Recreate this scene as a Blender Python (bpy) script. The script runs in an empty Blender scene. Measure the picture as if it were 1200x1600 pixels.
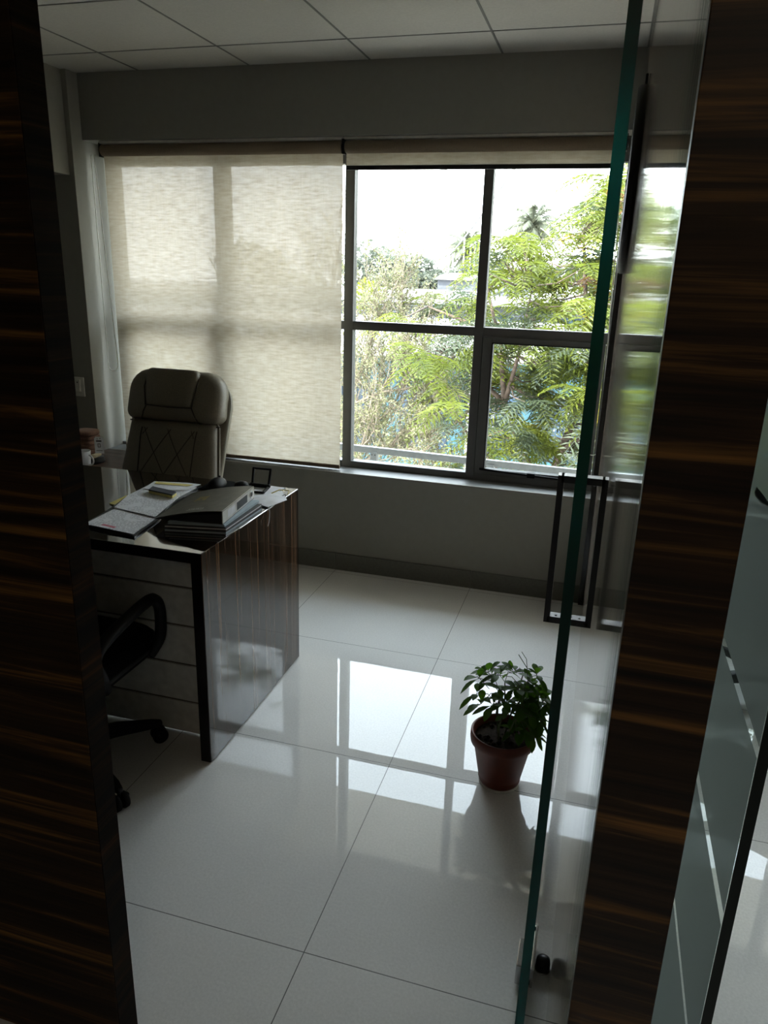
import bpy, math, random
from mathutils import Vector, Matrix
random.seed(7)
sc = bpy.context.scene
C = sc.collection

# ---------------------------------------------------------------- camera, light, exposure
cam_data = bpy.data.cameras.new('camera')
cam = bpy.data.objects.new('camera', cam_data)
C.objects.link(cam)
cam_data.sensor_fit = 'VERTICAL'
cam_data.sensor_height = 32.0
cam_data.lens = 32.0 * 1165.23 / 1600.0
cam_data.clip_start = 0.02
cam_data.clip_end = 500
F = Vector((-0.2575039, 0.9162353, -0.30692771))
R = Vector((0.95975873, 0.27935424, 0.0287123))
U = Vector((-0.11204878, 0.28718302, 0.95129963))
cam.matrix_world = Matrix(((R.x, U.x, -F.x, 0), (R.y, U.y, -F.y, 0), (R.z, U.z, -F.z, 1.5929), (0, 0, 0, 1)))
sc.camera = cam

sc.view_settings.view_transform = 'Standard'
sc.view_settings.look = 'None'
sc.view_settings.gamma = 1
sc.view_settings.use_curve_mapping = False
sc.view_settings.exposure = 0.42
sc.cycles.use_denoising = True
sc.cycles.max_bounces = 10
sc.cycles.diffuse_bounces = 6
sc.cycles.glossy_bounces = 5
sc.cycles.transmission_bounces = 8
sc.cycles.transparent_max_bounces = 24
sc.cycles.sample_clamp_indirect = 6

world = bpy.data.worlds.new('world')
sc.world = world
world.use_nodes = True
wn = world.node_tree
wn.nodes.clear()
wo = wn.nodes.new('ShaderNodeOutputWorld')
wb = wn.nodes.new('ShaderNodeBackground')
wb.inputs[1].default_value = 10.0
wt = wn.nodes.new('ShaderNodeTexCoord')
ws = wn.nodes.new('ShaderNodeSeparateXYZ')
wr = wn.nodes.new('ShaderNodeValToRGB')
wr.color_ramp.elements[0].position = 0.0
wr.color_ramp.elements[0].color = (0.97, 0.985, 1.0, 1)
wr.color_ramp.elements[1].position = 0.75
wr.color_ramp.elements[1].color = (0.80, 0.90, 1.0, 1)
wn.links.new(wt.outputs['Generated'], ws.inputs[0])
wn.links.new(ws.outputs[2], wr.inputs[0])
wn.links.new(wr.outputs[0], wb.inputs[0])
wn.links.new(wb.outputs[0], wo.inputs[0])

sun_data = bpy.data.lights.new('sun', 'SUN')
sun_data.energy = 17.0
sun_data.angle = math.radians(1.5)
sun_data.color = (1.0, 0.95, 0.86)
sun = bpy.data.objects.new('sun', sun_data)
C.objects.link(sun)
sun.rotation_euler = Vector((0.38, 0.54, -0.75)).to_track_quat('-Z', 'Y').to_euler()

for nm, loc, sx, sz in (('window_portal', (-1.33, 3.70, 1.37), 2.7, 1.64), ('neighbour_window_portal', (1.5, 3.70, 1.37), 2.2, 1.64)):
    pd = bpy.data.lights.new(nm, 'AREA')
    pd.shape = 'RECTANGLE'
    pd.size = sx
    pd.size_y = sz
    pd.cycles.is_portal = True
    po = bpy.data.objects.new(nm, pd)
    C.objects.link(po)
    po.location = loc
    po.rotation_euler = (math.radians(-90), 0, 0)

# ---------------------------------------------------------------- materials
class NT:
    def __init__(s, name):
        s.m = bpy.data.materials.new(name)
        s.m.use_nodes = True
        s.t = s.m.node_tree
        s.t.nodes.clear()
        s.out = s.n('ShaderNodeOutputMaterial')
        s.tc = s.n('ShaderNodeTexCoord')
    def n(s, typ, **kw):
        x = s.t.nodes.new(typ)
        for k, v in kw.items():
            setattr(x, k, v)
        return x
    def l(s, a, b):
        s.t.links.new(a, b)
    def mapping(s, scale=(1, 1, 1), loc=(0, 0, 0), rot=(0, 0, 0)):
        mp = s.n('ShaderNodeMapping')
        mp.inputs['Scale'].default_value = scale
        mp.inputs['Location'].default_value = loc
        mp.inputs['Rotation'].default_value = rot
        s.l(s.tc.outputs['Object'], mp.inputs[0])
        return mp.outputs[0]
    def noise(s, vec, scale=5, detail=4, rough=.5, dist=0):
        x = s.n('ShaderNodeTexNoise')
        x.inputs['Scale'].default_value = scale
        x.inputs['Detail'].default_value = detail
        x.inputs['Roughness'].default_value = rough
        x.inputs['Distortion'].default_value = dist
        s.l(vec, x.inputs['Vector'])
        return x.outputs['Fac']
    def ramp(s, fac, stops):
        x = s.n('ShaderNodeValToRGB')
        e = x.color_ramp.elements
        while len(e) < len(stops):
            e.new(0.5)
        for i, (p, c) in enumerate(stops):
            e[i].position = p
            e[i].color = (*c, 1)
        s.l(fac, x.inputs[0])
        return x.outputs[0]
    def math(s, op, a, b=None, c=None):
        x = s.n('ShaderNodeMath', operation=op)
        for i, v in enumerate((a, b, c)):
            if v is None:
                continue
            if isinstance(v, (int, float)):
                x.inputs[i].default_value = v
            else:
                s.l(v, x.inputs[i])
        return x.outputs[0]
    def mixc(s, fac, a, b, mode='MIX'):
        x = s.n('ShaderNodeMix', data_type='RGBA', blend_type=mode)
        for sock, v in ((x.inputs[0], fac), (x.inputs[6], a), (x.inputs[7], b)):
            if isinstance(v, (int, float)):
                sock.default_value = v
            elif isinstance(v, tuple):
                sock.default_value = (*v, 1)
            else:
                s.l(v, sock)
        return x.outputs[2]
    def bsdf(s, base=(.5, .5, .5), rough=.5, metal=0, spec=.5, coat=0, trans=0, ior=1.5, bump=None, bstr=.2, bdist=.01, sheen=0):
        b = s.n('ShaderNodeBsdfPrincipled')
        for sock, v in (('Base Color', base), ('Roughness', rough), ('Metallic', metal), ('Specular IOR Level', spec),
                        ('Coat Weight', coat), ('Transmission Weight', trans), ('IOR', ior), ('Sheen Weight', sheen)):
            if isinstance(v, (int, float)):
                b.inputs[sock].default_value = v
            elif isinstance(v, tuple):
                b.inputs[sock].default_value = (*v, 1)
            else:
                s.l(v, b.inputs[sock])
        b.inputs['Coat Roughness'].default_value = .03
        if bump is not None:
            bp = s.n('ShaderNodeBump')
            bp.inputs['Strength'].default_value = bstr
            bp.inputs['Distance'].default_value = bdist
            s.l(bump, bp.inputs['Height'])
            s.l(bp.outputs[0], b.inputs['Normal'])
        s.l(b.outputs[0], s.out.inputs[0])
        return b

def plain(name, base, rough=.5, metal=0, spec=.5, var=.0, coat=0, scale=30, amp=.12):
    k = NT(name)
    v = k.mapping()
    nz = k.noise(v, scale, 3)
    lo = tuple(c * (1 - amp - var) for c in base)
    hi = tuple(min(1, c * (1 + amp * .7 + var)) for c in base)
    k.bsdf(k.ramp(nz, [(.3, lo), (.7, hi)]), rough, metal, spec, coat, bump=nz, bstr=.05, bdist=.002)
    return k.m

M = {}
M['wall'] = plain('wall_paint', (.285, .28, .25), .75, spec=.2, scale=30, amp=.03)
M['ceil'] = plain('ceiling_tile', (.47, .46, .425), .9, spec=.1, scale=120, amp=.05)
M['grid'] = plain('ceiling_bar', (.12, .12, .11), .6)
M['skirting'] = plain('skirting_tile', (.13, .13, .11), .35, scale=90)
M['frame'] = plain('window_frame_coating', (.11, .112, .11), .45, amp=.04)
M['frame_light'] = plain('aluminium', (0.330, 0.336, 0.342), .4, metal=.6)
M['rubber'] = plain('black_gasket', (.01, .01, .011), .5)
M['black'] = plain('black_plastic', (.006, .006, .007), .5, spec=.2)
M['black_fabric'] = plain('black_fabric', (.006, .006, .007), .95, spec=.1, var=.2, scale=300)
M['chrome'] = plain('brushed_steel', (.5, .5, .5), .16, metal=1)
M['dark_metal'] = plain('dark_metal', (.035, .035, .037), .3, metal=.8)
M['white'] = plain('white_plastic', (.80, .79, .73), .35)
M['mug'] = plain('white_glaze', (.75, .76, .78), .12)
M['laminate_white'] = plain('white_laminate', (.78, .79, .76), .45)
M['groove'] = plain('grey_brown_groove', (.16, .15, .125), .7)  # grey-brown backing seen between the front panel boards
M['leather'] = plain('beige_leather', (.21, .185, .135), .45, var=.02, scale=200)
M['leather_seam'] = plain('brown_stitching', (.05, .038, .026), .6)
M['paper'] = plain('white_paper', (.84, .86, .90), .8)
M['yellow_paper'] = plain('yellow_paper', (.72, .62, .22), .7)
M['binder'] = plain('grey_binder_cover', (.11, .105, .085), .4, var=.15)
M['binder_spine'] = plain('silver_binder_spine', (.7, .7, .67), .35, metal=.3)
M['dark_cover'] = plain('dark_book_cover', (.03, .032, .035), .4)
M['blue_cover'] = plain('pale_blue_book_edge', (.45, .55, .62), .6)
M['brown_cloth'] = plain('brown_cloth', (.17, .09, .06), .9, var=.2, scale=250)
M['cream_cloth'] = plain('cream_cloth', (.45, .38, .25), .9, var=.1)
M['terracotta'] = plain('terracotta_plastic', (.12, .02, .007), .5, var=.1, scale=20)
M['soil'] = plain('potting_soil', (.02, .014, .01), .95, spec=.05, var=.5, scale=120)
M['stem'] = plain('green_stem', (.06, .08, .025), .6)
M['pink'] = plain('pink_marker', (.62, .18, .25), .7)
M['ink'] = plain('dark_ink', (.04, .04, .04), .7)
M['gold_ink'] = plain('gold_ink', (.38, .28, .07), .5)
M['silver_ink'] = plain('silver_ink', (.5, .5, .48), .4)
M['concrete'] = plain('pale_concrete', (0.147, 0.143, 0.133), .85, var=.1, scale=3)
M['sunshade'] = plain('painted_sunshade', (.82, .80, .74), .85, scale=4, amp=.05)
M['roof'] = plain('white_roof_sheet', (0.227, 0.221, 0.221), .7, var=.1, scale=2)
M['teal'] = plain('teal_wall_paint', (.012, .062, .085), .6, var=.25, scale=1.5)
M['blue_dark'] = plain('dark_blue_glass', (.006, .022, .045), .35, var=.3, scale=2)
M['grey_wall'] = plain('grey_render', (0.077, 0.081, 0.091), .8, var=.1, scale=1)
M['ground'] = plain('dusty_ground', (.42, .385, .34), .95, var=.1, scale=.8)
M['bark'] = plain('grey_brown_bark', (0.100, 0.070, 0.053), .9, var=.3, scale=30)
M['palm_bark'] = plain('palm_bark', (0.150, 0.144, 0.132), .9, var=.2, scale=6)
M['twig'] = plain('pale_dry_twig', (0.204, 0.167, 0.124), .9, var=.3, scale=12)
M['wire'] = plain('power_wire', (.2, .2, .2), .7)
M['road'] = plain('corridor_wall', (.35, .33, .30), .8)

# cloth print: rows of small grey text on paper
k = NT('printed_paper')
v = k.mapping()
sep = k.n('ShaderNodeSeparateXYZ'); k.l(v, sep.inputs[0])
a = k.math('FRACT', k.math('MULTIPLY', k.math('ADD', sep.outputs[1], k.math('MULTIPLY', sep.outputs[0], .18)), 95.0))
rows = k.math('LESS_THAN', a, .5)
b = k.noise(k.mapping((150, 95, 1)), 1.0, 1)
words = k.math('GREATER_THAN', b, .47)
blk = k.math('GREATER_THAN', k.noise(v, 14, 1), .42)
ink = k.math('MULTIPLY', k.math('MULTIPLY', rows, words), blk)
k.bsdf(k.mixc(k.math('MULTIPLY', ink, .5), (.84, .86, .90), (.16, .16, .20)), .8)
M['print'] = k.m

# polished floor tiles with thin grey joints
k = NT('polished_floor_tile')
sep = k.n('ShaderNodeSeparateXYZ'); k.l(k.tc.outputs['Object'], sep.inputs[0])
TX, TY, FX0, FY0 = .7587, .769, -.5380, 2.8477
gx = k.math('FRACT', k.math('ADD', k.math('DIVIDE', k.math('SUBTRACT', sep.outputs[0], FX0), TX), 100.0))
gy = k.math('FRACT', k.math('ADD', k.math('DIVIDE', k.math('SUBTRACT', sep.outputs[1], FY0), TY), 100.0))
w = .0016
lx = k.math('LESS_THAN', k.math('ABSOLUTE', k.math('SUBTRACT', k.math('ABSOLUTE', k.math('SUBTRACT', gx, .5)), .5)), w)
ly = k.math('LESS_THAN', k.math('ABSOLUTE', k.math('SUBTRACT', k.math('ABSOLUTE', k.math('SUBTRACT', gy, .5)), .5)), w)
line = k.math('MAXIMUM', lx, ly)
sp = k.noise(k.mapping(), 140, 3, .7)
cl = k.noise(k.mapping(), 3, 3, .6)
tile = k.mixc(.35, k.ramp(sp, [(.3, (.66, .66, .65)), (.72, (.84, .84, .83))]), k.ramp(cl, [(.35, (.70, .70, .69)), (.65, (.80, .80, .79))]))
col = k.mixc(line, tile, (.13, .135, .135))
rg = k.math('ADD', k.math('MULTIPLY', line, .4), .010)
k.bsdf(col, rg, spec=.37, ior=1.5, bump=k.noise(k.mapping(), 5, 2), bstr=.012, bdist=.01)
M['floor'] = k.m

def wood(name, axis, dark, mid, light, rough, scale=1.0, coat=0, lo=.42, hi=.72, spec=.5, lng=1.0):
    """long grain along axis"""
    k = NT(name)
    sc_ = [34 * scale] * 3
    sc_[axis] = 1.1 * scale * lng
    v = k.mapping(tuple(sc_))
    n1 = k.noise(v, 1.0, 5, .62, .8)
    sc2 = [120 * scale] * 3
    sc2[axis] = 2.2 * scale * lng
    n2 = k.noise(k.mapping(tuple(sc2)), 1.0, 3, .6, .2)
    c1 = k.ramp(n1, [(lo, dark), ((lo + hi) / 2, mid), (hi, light)])
    c2 = k.ramp(n2, [(.35, tuple(c * .35 for c in dark)), (.65, (1, 1, 1))])
    col = k.mixc(.55, c1, c2, 'MULTIPLY')
    k.bsdf(col, rough, spec=spec, coat=coat)
    return k.m
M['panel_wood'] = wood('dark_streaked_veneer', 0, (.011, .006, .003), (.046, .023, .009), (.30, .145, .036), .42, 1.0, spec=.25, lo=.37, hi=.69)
M['panel_wood_shaded_return'] = wood('shaded_veneer_return', 1, (.008, .005, .003), (.028, .014, .006), (.13, .05, .014), .6, 1.0, spec=.06, lo=.40, hi=.76)  # same veneer darkened: the return face's shade is in its colour
M['desk_wood'] = wood('dark_desk_laminate_upright', 2, (.012, .008, .006), (.045, .028, .018), (.20, .11, .06), .06, 2.0, .4, .36, .66, lng=.3)
M['desk_wood_top'] = wood('dark_desk_laminate', 0, (.010, .007, .005), (.022, .013, .009), (.06, .03, .018), .04, 1.6, 1.0)
M['black_edge'] = plain('black_edge_band', (.006, .005, .005), .25)
k = NT('grey_brown_gloss_laminate')
n1 = k.noise(k.mapping((60, 60, .9)), 1.0, 5, .62, .6)
n2 = k.noise(k.mapping((420, 420, 1.6)), 1.0, 3, .6)
col = k.mixc(.5, k.ramp(n1, [(.35, (.26, .21, .165)), (.65, (.58, .49, .40))]), k.ramp(n2, [(.35, (.35, .33, .31)), (.65, (1, 1, 1))]), 'MULTIPLY')
rr_ = k.math('ADD', k.math('MULTIPLY', n1, .10), .01)
k.bsdf(col, rr_, spec=.6, bump=n1, bstr=.10, bdist=.001)
M['wall_laminate'] = k.m
M['ledge_wood'] = wood('brown_cabinet_laminate', 0, (.05, .03, .02), (.09, .055, .036), (.17, .11, .07), .45, 1.5, spec=.2)

# see-through glass (thin pane): tinted transparency with a mirror reflection that grows at grazing angles
def thin_glass(name, tint, gloss=.8, ior=1.45):
    k = NT(name)
    tr = k.n('ShaderNodeBsdfTransparent'); tr.inputs[0].default_value = (*tint, 1)
    gl = k.n('ShaderNodeBsdfGlossy'); gl.inputs['Roughness'].default_value = .01
    gl.inputs[0].default_value = (.9, .95, .95, 1)
    lw = k.n('ShaderNodeLayerWeight'); lw.inputs[0].default_value = .5
    f0 = ((ior - 1) / (ior + 1)) ** 2
    f = k.math('ADD', k.math('MULTIPLY', k.math('POWER', lw.outputs['Facing'], 5.0), gloss), f0)
    mx = k.n('ShaderNodeMixShader')
    k.l(f, mx.inputs[0]); k.l(tr.outputs[0], mx.inputs[1]); k.l(gl.outputs[0], mx.inputs[2])
    k.l(mx.outputs[0], k.out.inputs[0])
    return k.m
M['pane'] = thin_glass('window_glass', (.93, .96, .96))
M['door_glass'] = thin_glass('door_glass', (.95, .985, .97), gloss=.35, ior=1.3)
k = NT('green_glass_edge')
k.bsdf((.0, .022, .017), .35, spec=.2, trans=.15)
M['glass_edge'] = k.m
k = NT('dark_glass_edge')
k.bsdf((.004, .012, .011), .3, spec=.3)
M['glass_edge_dark'] = k.m
# frosted film
k = NT('frosted_film')
tl = k.n('ShaderNodeBsdfTranslucent'); tl.inputs[0].default_value = (.30, .33, .325, 1)
df = k.n('ShaderNodeBsdfDiffuse'); df.inputs[0].default_value = (.15, .165, .16, 1)
tp = k.n('ShaderNodeBsdfTransparent'); tp.inputs[0].default_value = (.8, .86, .85, 1)
m1 = k.n('ShaderNodeMixShader'); m1.inputs[0].default_value = .5
k.l(tl.outputs[0], m1.inputs[1]); k.l(df.outputs[0], m1.inputs[2])
m2 = k.n('ShaderNodeMixShader'); m2.inputs[0].default_value = .06
k.l(m1.outputs[0], m2.inputs[1]); k.l(tp.outputs[0], m2.inputs[2])
k.l(m2.outputs[0], k.out.inputs[0])
M['frost'] = k.m

# roller blind fabric: open weave
def fabric(name, c_tr, c_df, open_):
    k = NT(name)
    n1 = k.noise(k.mapping((16, 1, 105)), 1.0, 2, .55, .2)
    n2 = k.noise(k.mapping((260, 1, 300)), 1.0, 1)
    n3 = k.noise(k.mapping((160, 1, 8)), 1.0, 2)
    wv = k.math('ADD', k.math('MULTIPLY', n1, .6), k.math('ADD', k.math('MULTIPLY', n2, .25), k.math('MULTIPLY', n3, .15)))
    op = k.math('MULTIPLY', k.ramp(wv, [(.38, (.45, .45, .45)), (.62, (1, 1, 1))]), open_)
    tl = k.n('ShaderNodeBsdfTranslucent')
    k.l(k.ramp(wv, [(.36, tuple(c * d for c, d in zip(c_tr, (.62, .58, .52)))), (.60, c_tr)]), tl.inputs[0])
    df = k.n('ShaderNodeBsdfDiffuse'); df.inputs[0].default_value = (*c_df, 1)
    tp = k.n('ShaderNodeBsdfTransparent')
    m1 = k.n('ShaderNodeMixShader'); m1.inputs[0].default_value = .5
    k.l(tl.outputs[0], m1.inputs[1]); k.l(df.outputs[0], m1.inputs[2])
    m2 = k.n('ShaderNodeMixShader')
    k.l(op, m2.inputs[0]); k.l(m1.outputs[0], m2.inputs[1]); k.l(tp.outputs[0], m2.inputs[2])
    k.l(m2.outputs[0], k.out.inputs[0])
    return k.m
M['blind'] = fabric('blind_fabric', (.41, .37, .30), (.42, .37, .28), .030)
M['roll'] = plain('rolled_blind_fabric', (.22, .17, .115), .8, scale=200)

def leafmat(name, lo, hi, tr, scale=4, share=.4, spec=.3):
    k = NT(name)
    n1 = k.noise(k.mapping(), scale, 3, .6)
    p = k.bsdf(k.ramp(n1, [(.3, lo), (.7, hi)]), .5, spec=spec)
    tl = k.n('ShaderNodeBsdfTranslucent')
    tl.inputs[0].default_value = (*tr, 1)
    mx = k.n('ShaderNodeMixShader'); mx.inputs[0].default_value = share
    k.l(p.outputs[0], mx.inputs[1]); k.l(tl.outputs[0], mx.inputs[2])
    k.l(mx.outputs[0], k.out.inputs[0])
    return k.m
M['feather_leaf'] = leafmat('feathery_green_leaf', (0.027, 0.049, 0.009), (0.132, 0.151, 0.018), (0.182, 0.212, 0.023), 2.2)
M['feather_leaf_grey'] = leafmat('grey_green_leaf', (0.026, 0.039, 0.026), (0.078, 0.098, 0.058), (0.085, 0.111, 0.052), 3)  # greyer leaf colour, picked at random for some fronds
M['yellow_leaf'] = leafmat('yellow_leaf', (0.225, 0.189, 0.009), (0.292, 0.247, 0.013), (0.270, 0.225, 0.013), 6)
M['orange_leaf'] = leafmat('orange_flower', (0.214, 0.086, 0.019), (0.254, 0.129, 0.032), (0.195, 0.098, 0.019), 6)
M['bud'] = leafmat('pale_olive_bud', (0.123, 0.131, 0.057), (0.226, 0.226, 0.131), (0.143, 0.156, 0.062), 5)
M['far_leaf'] = leafmat('hazy_far_leaf', (0.048, 0.056, 0.044), (0.160, 0.172, 0.136), (0.096, 0.112, 0.080), .8)  # distance haze is put into this paler, greyer leaf colour
M['lime_leaf'] = leafmat('lime_shrub_leaf', (0.157, 0.188, 0.013), (0.224, 0.246, 0.022), (0.202, 0.246, 0.022), 2)
M['palm_leaf'] = leafmat('grey_green_palm_leaf', (.07, .08, .06), (.19, .20, .14), (.10, .11, .07), .6)  # pale grey-green frond colour
M['pot_leaf'] = leafmat('umbrella_plant_leaf', (.018, .045, .010), (.035, .075, .015), (.08, .19, .012), 12, .45, .2)

# ---------------------------------------------------------------- mesh helpers
WL = {}
def worldloc(o):
    return WL.get(o, Vector((0, 0, 0)))

def tag(o, label=None, cat=None, group=None, kind=None):
    if label: o['label'] = label
    if cat: o['category'] = cat
    if group: o['group'] = group
    if kind: o['kind'] = kind
    return o

def empty(name, loc, label=None, cat=None, group=None, kind=None):
    o = bpy.data.objects.new(name, None)
    C.objects.link(o)
    o.location = loc
    o.empty_display_size = .1
    WL[o] = Vector(loc)
    return tag(o, label, cat, group, kind)

class MB:
    def __init__(s):
        s.v, s.f, s.mi, s.sm = [], [], [], []
    def add(s, vs, fs, mi=0, smooth=False):
        b = len(s.v)
        s.v += [tuple(x) for x in vs]
        s.f += [tuple(b + i for i in f) for f in fs]
        s.mi += [mi] * len(fs)
        s.sm += [smooth] * len(fs)
        return s
    def box(s, a, b, mi=0):
        x0, y0, z0 = [min(p, q) for p, q in zip(a, b)]
        x1, y1, z1 = [max(p, q) for p, q in zip(a, b)]
        vs = [(x0, y0, z0), (x1, y0, z0), (x1, y1, z0), (x0, y1, z0), (x0, y0, z1), (x1, y0, z1), (x1, y1, z1), (x0, y1, z1)]
        return s.add(vs, [(0, 3, 2, 1), (4, 5, 6, 7), (0, 1, 5, 4), (1, 2, 6, 5), (2, 3, 7, 6), (3, 0, 4, 7)], mi)
    def beam(s, p, q, w, h, up=(0, 0, 1), mi=0):
        p, q = Vector(p), Vector(q)
        d = (q - p).normalized()
        u = Vector(up)
        r = d.cross(u).normalized()
        u = r.cross(d)
        vs = []
        for c in (p, q):
            for a, b in ((-1, -1), (1, -1), (1, 1), (-1, 1)):
                vs.append(c + r * a * w / 2 + u * b * h / 2)
        return s.add(vs, [(0, 3, 2, 1), (4, 5, 6, 7), (0, 1, 5, 4), (1, 2, 6, 5), (2, 3, 7, 6), (3, 0, 4, 7)], mi)
    def prism(s, poly, z0, z1, mi=0):
        n = len(poly)
        vs = [(x, y, z0) for x, y in poly] + [(x, y, z1) for x, y in poly]
        fs = [tuple(range(n - 1, -1, -1)), tuple(range(n, 2 * n))] + [(i, (i + 1) % n, n + (i + 1) % n, n + i) for i in range(n)]
        return s.add(vs, fs, mi)
    def sheet(s, quad, t, mi=0):
        """thin sheet through 3-D points, thickness t downward"""
        n = len(quad)
        vs = [tuple(p) for p in quad] + [(p[0], p[1], p[2] - t) for p in quad]
        return s.add(vs, [tuple(range(n)), tuple(range(2 * n - 1, n - 1, -1))] + [(i, n + i, n + (i + 1) % n, (i + 1) % n) for i in range(n)], mi)
    def tube(s, pts, r, n=8, mi=0, closed=False):
        pts = [Vector(p) for p in pts]
        rs = r if isinstance(r, (list, tuple)) else [r] * len(pts)
        L = len(pts)
        prev = None
        vs = []
        for i, p in enumerate(pts):
            if closed:
                d = pts[(i + 1) % L] - pts[i - 1]
            else:
                d = pts[min(i + 1, L - 1)] - pts[max(i - 1, 0)]
            d = d.normalized() if d.length > 1e-9 else Vector((0, 0, 1))
            if prev is None:
                a = Vector((0, 0, 1)) if abs(d.z) < .9 else Vector((1, 0, 0))
                u = d.cross(a).normalized()
            else:
                u = (prev - d * prev.dot(d)).normalized()
            prev = u
            w = d.cross(u)
            for j in range(n):
                t = 2 * math.pi * j / n
                vs.append(p + (u * math.cos(t) + w * math.sin(t)) * rs[i])
        fs = []
        for i in range(L if closed else L - 1):
            i2 = (i + 1) % L
            for j in range(n):
                j2 = (j + 1) % n
                fs.append((i * n + j, i * n + j2, i2 * n + j2, i2 * n + j))
        if not closed and n > 3 or not closed:
            fs.append(tuple(range(n - 1, -1, -1)))
            fs.append(tuple((L - 1) * n + j for j in range(n)))
        return s.add(vs, fs, mi, True)
    def lathe(s, prof, c=(0, 0, 0), n=32, mi=0, axis='Z'):
        vs = []
        for r, z in prof:
            for j in range(n):
                t = 2 * math.pi * j / n
                a, b = r * math.cos(t), r * math.sin(t)
                if axis == 'Z': p = (c[0] + a, c[1] + b, c[2] + z)
                elif axis == 'X': p = (c[0] + z, c[1] + a, c[2] + b)
                else: p = (c[0] + b, c[1] + z, c[2] + a)
                vs.append(p)
        fs = []
        for i in range(len(prof) - 1):
            for j in range(n):
                j2 = (j + 1) % n
                fs.append((i * n + j, i * n + j2, (i + 1) * n + j2, (i + 1) * n + j))
        fs.append(tuple(range(n - 1, -1, -1)))
        fs.append(tuple((len(prof) - 1) * n + j for j in range(n)))
        return s.add(vs, fs, mi, True)
    def ball(s, c, r, n=12, sq=(1, 1, 1), mi=0):
        vs, fs = [], []
        m = n // 2
        for i in range(m + 1):
            ph = math.pi * i / m
            for j in range(n):
                t = 2 * math.pi * j / n
                vs.append((c[0] + r * sq[0] * math.sin(ph) * math.cos(t), c[1] + r * sq[1] * math.sin(ph) * math.sin(t), c[2] + r * sq[2] * math.cos(ph)))
        for i in range(m):
            for j in range(n):
                j2 = (j + 1) % n
                fs.append((i * n + j, (i + 1) * n + j, (i + 1) * n + j2, i * n + j2))
        return s.add(vs, fs, mi, True)
    def build(s, name, mats, parent=None, bevel=0, local=False, kind=None, seg=2, fixn=True):
        me = bpy.data.meshes.new(name)
        off = Vector((0, 0, 0)) if (parent is None or local) else worldloc(parent)
        me.from_pydata([(a - off.x, b - off.y, c - off.z) for a, b, c in s.v], [], s.f)
        if not isinstance(mats, (list, tuple)): mats = [mats]
        for m in mats: me.materials.append(M[m])
        me.polygons.foreach_set('material_index', s.mi)
        me.polygons.foreach_set('use_smooth', s.sm)
        me.validate()
        me.update()
        o = bpy.data.objects.new(name, me)
        C.objects.link(o)
        if parent is not None:
            o.parent = parent
            WL[o] = worldloc(parent)
        if bevel:
            bm_ = o.modifiers.new('bevel', 'BEVEL')
            bm_.width = bevel
            bm_.segments = seg
            bm_.limit_method = 'ANGLE'
            bm_.angle_limit = math.radians(40)
        if kind: o['kind'] = kind
        return o

def top(mb, name, mats, label, cat, group=None, kind=None, bevel=0, loc=None):
    """a thing that is one mesh, its origin at loc"""
    if loc is None:
        xs = [p[0] for p in mb.v]; ys = [p[1] for p in mb.v]; zs = [p[2] for p in mb.v]
        loc = ((min(xs) + max(xs)) / 2, (min(ys) + max(ys)) / 2, min(zs))
    mb.v = [(a - loc[0], b - loc[1], c - loc[2]) for a, b, c in mb.v]
    o = mb.build(name, mats, None, bevel)
    o.location = loc
    WL[o] = Vector(loc)
    return tag(o, label, cat, group, kind)

def copy_tree(o, parent=None):
    c = o.copy()
    C.objects.link(c)
    if parent is not None: c.parent = parent
    for ch in list(o.children):
        copy_tree(ch, c)
    return c

def struct(mb, name, mats, bevel=0, parent=None):
    return mb.build(name, mats, parent, bevel, kind='structure')

# ---------------------------------------------------------------- the room
XR = .0457           # right wall plane
YW = 3.662           # inner face of the window wall
YO = 3.95            # outer face
H = 2.504
SILL, HEAD = .556, 2.195
XJ = -2.716          # left window reveal
XN = 2.9             # far side of the neighbouring room
XL = -3.0

struct(MB().box((-3.3, -2.4, -.12), (3.2, YO, 0)), 'floor', 'floor')
mb = MB().box((-3.3, -2.4, H), (3.2, YO, H + .03))
struct(mb, 'ceiling', 'ceil')
struct(MB().box((-3.5, -2.6, H + .05), (3.4, YO + .12, H + .35)), 'ceiling_slab', 'concrete')
mb = MB()
x = -2.3593 - 1.2
while x < XR:
    if x > XL: mb.box((x - .0045, 1.02, H - .0015), (x + .0045, YW, H + .002))
    x += .6
y = 3.3457
while y > 1.02:
    mb.box((XL, y - .0045, H - .0015), (XR, y + .0045, H + .002))
    y -= .6
struct(mb, 'trim_1', 'grid')

# window wall: below the sill, beam above, column at the left
mb = MB()
mb.box((XJ, YW, 0), (XR + .1, YO, SILL))
mb.box((XJ, YW, HEAD), (XR + .1, YO, H))
mb.box((-3.3, 3.577, 0), (XJ, YO, H))
struct(mb, 'wall_back', 'wall', .002)
struct(MB().box((XN, YW, 0), (XN + .3, YO, H)).box((.155, YW, 0), (.40, YO, H)).box((.4, YW, 0), (XN, YO, SILL)).box((.4, YW, HEAD), (XN, YO, H)), 'wall_back_neighbour', 'wall')
struct(MB().box((-3.3, .95, 0), (XL, 3.577, H)), 'wall_left', 'wall')
struct(MB().box((XL, 1.02, 2.02), (-2.745, 3.577, H)), 'wall_left_beam', 'wall', .002)
struct(MB().box((XN, -2.4, 0), (XN + .3, YW, H)), 'wall_right_neighbour', 'wall')
struct(MB().box((-3.3, -2.6, 0), (3.2, -2.4, H)), 'wall_front', 'road')
struct(MB().box((-3.3, -2.4, 0), (-3.1, .95, H)), 'wall_left_corridor', 'road')
# partition wall between this room and the next, glossy laminate on our side
struct(MB().box((XR, .668, 0), (.1, YW, H)), 'wall_right', 'wall_laminate')
struct(MB().box((.1, .668, 0), (.129, YW, H)), 'wall_right_back', 'wall')
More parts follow.
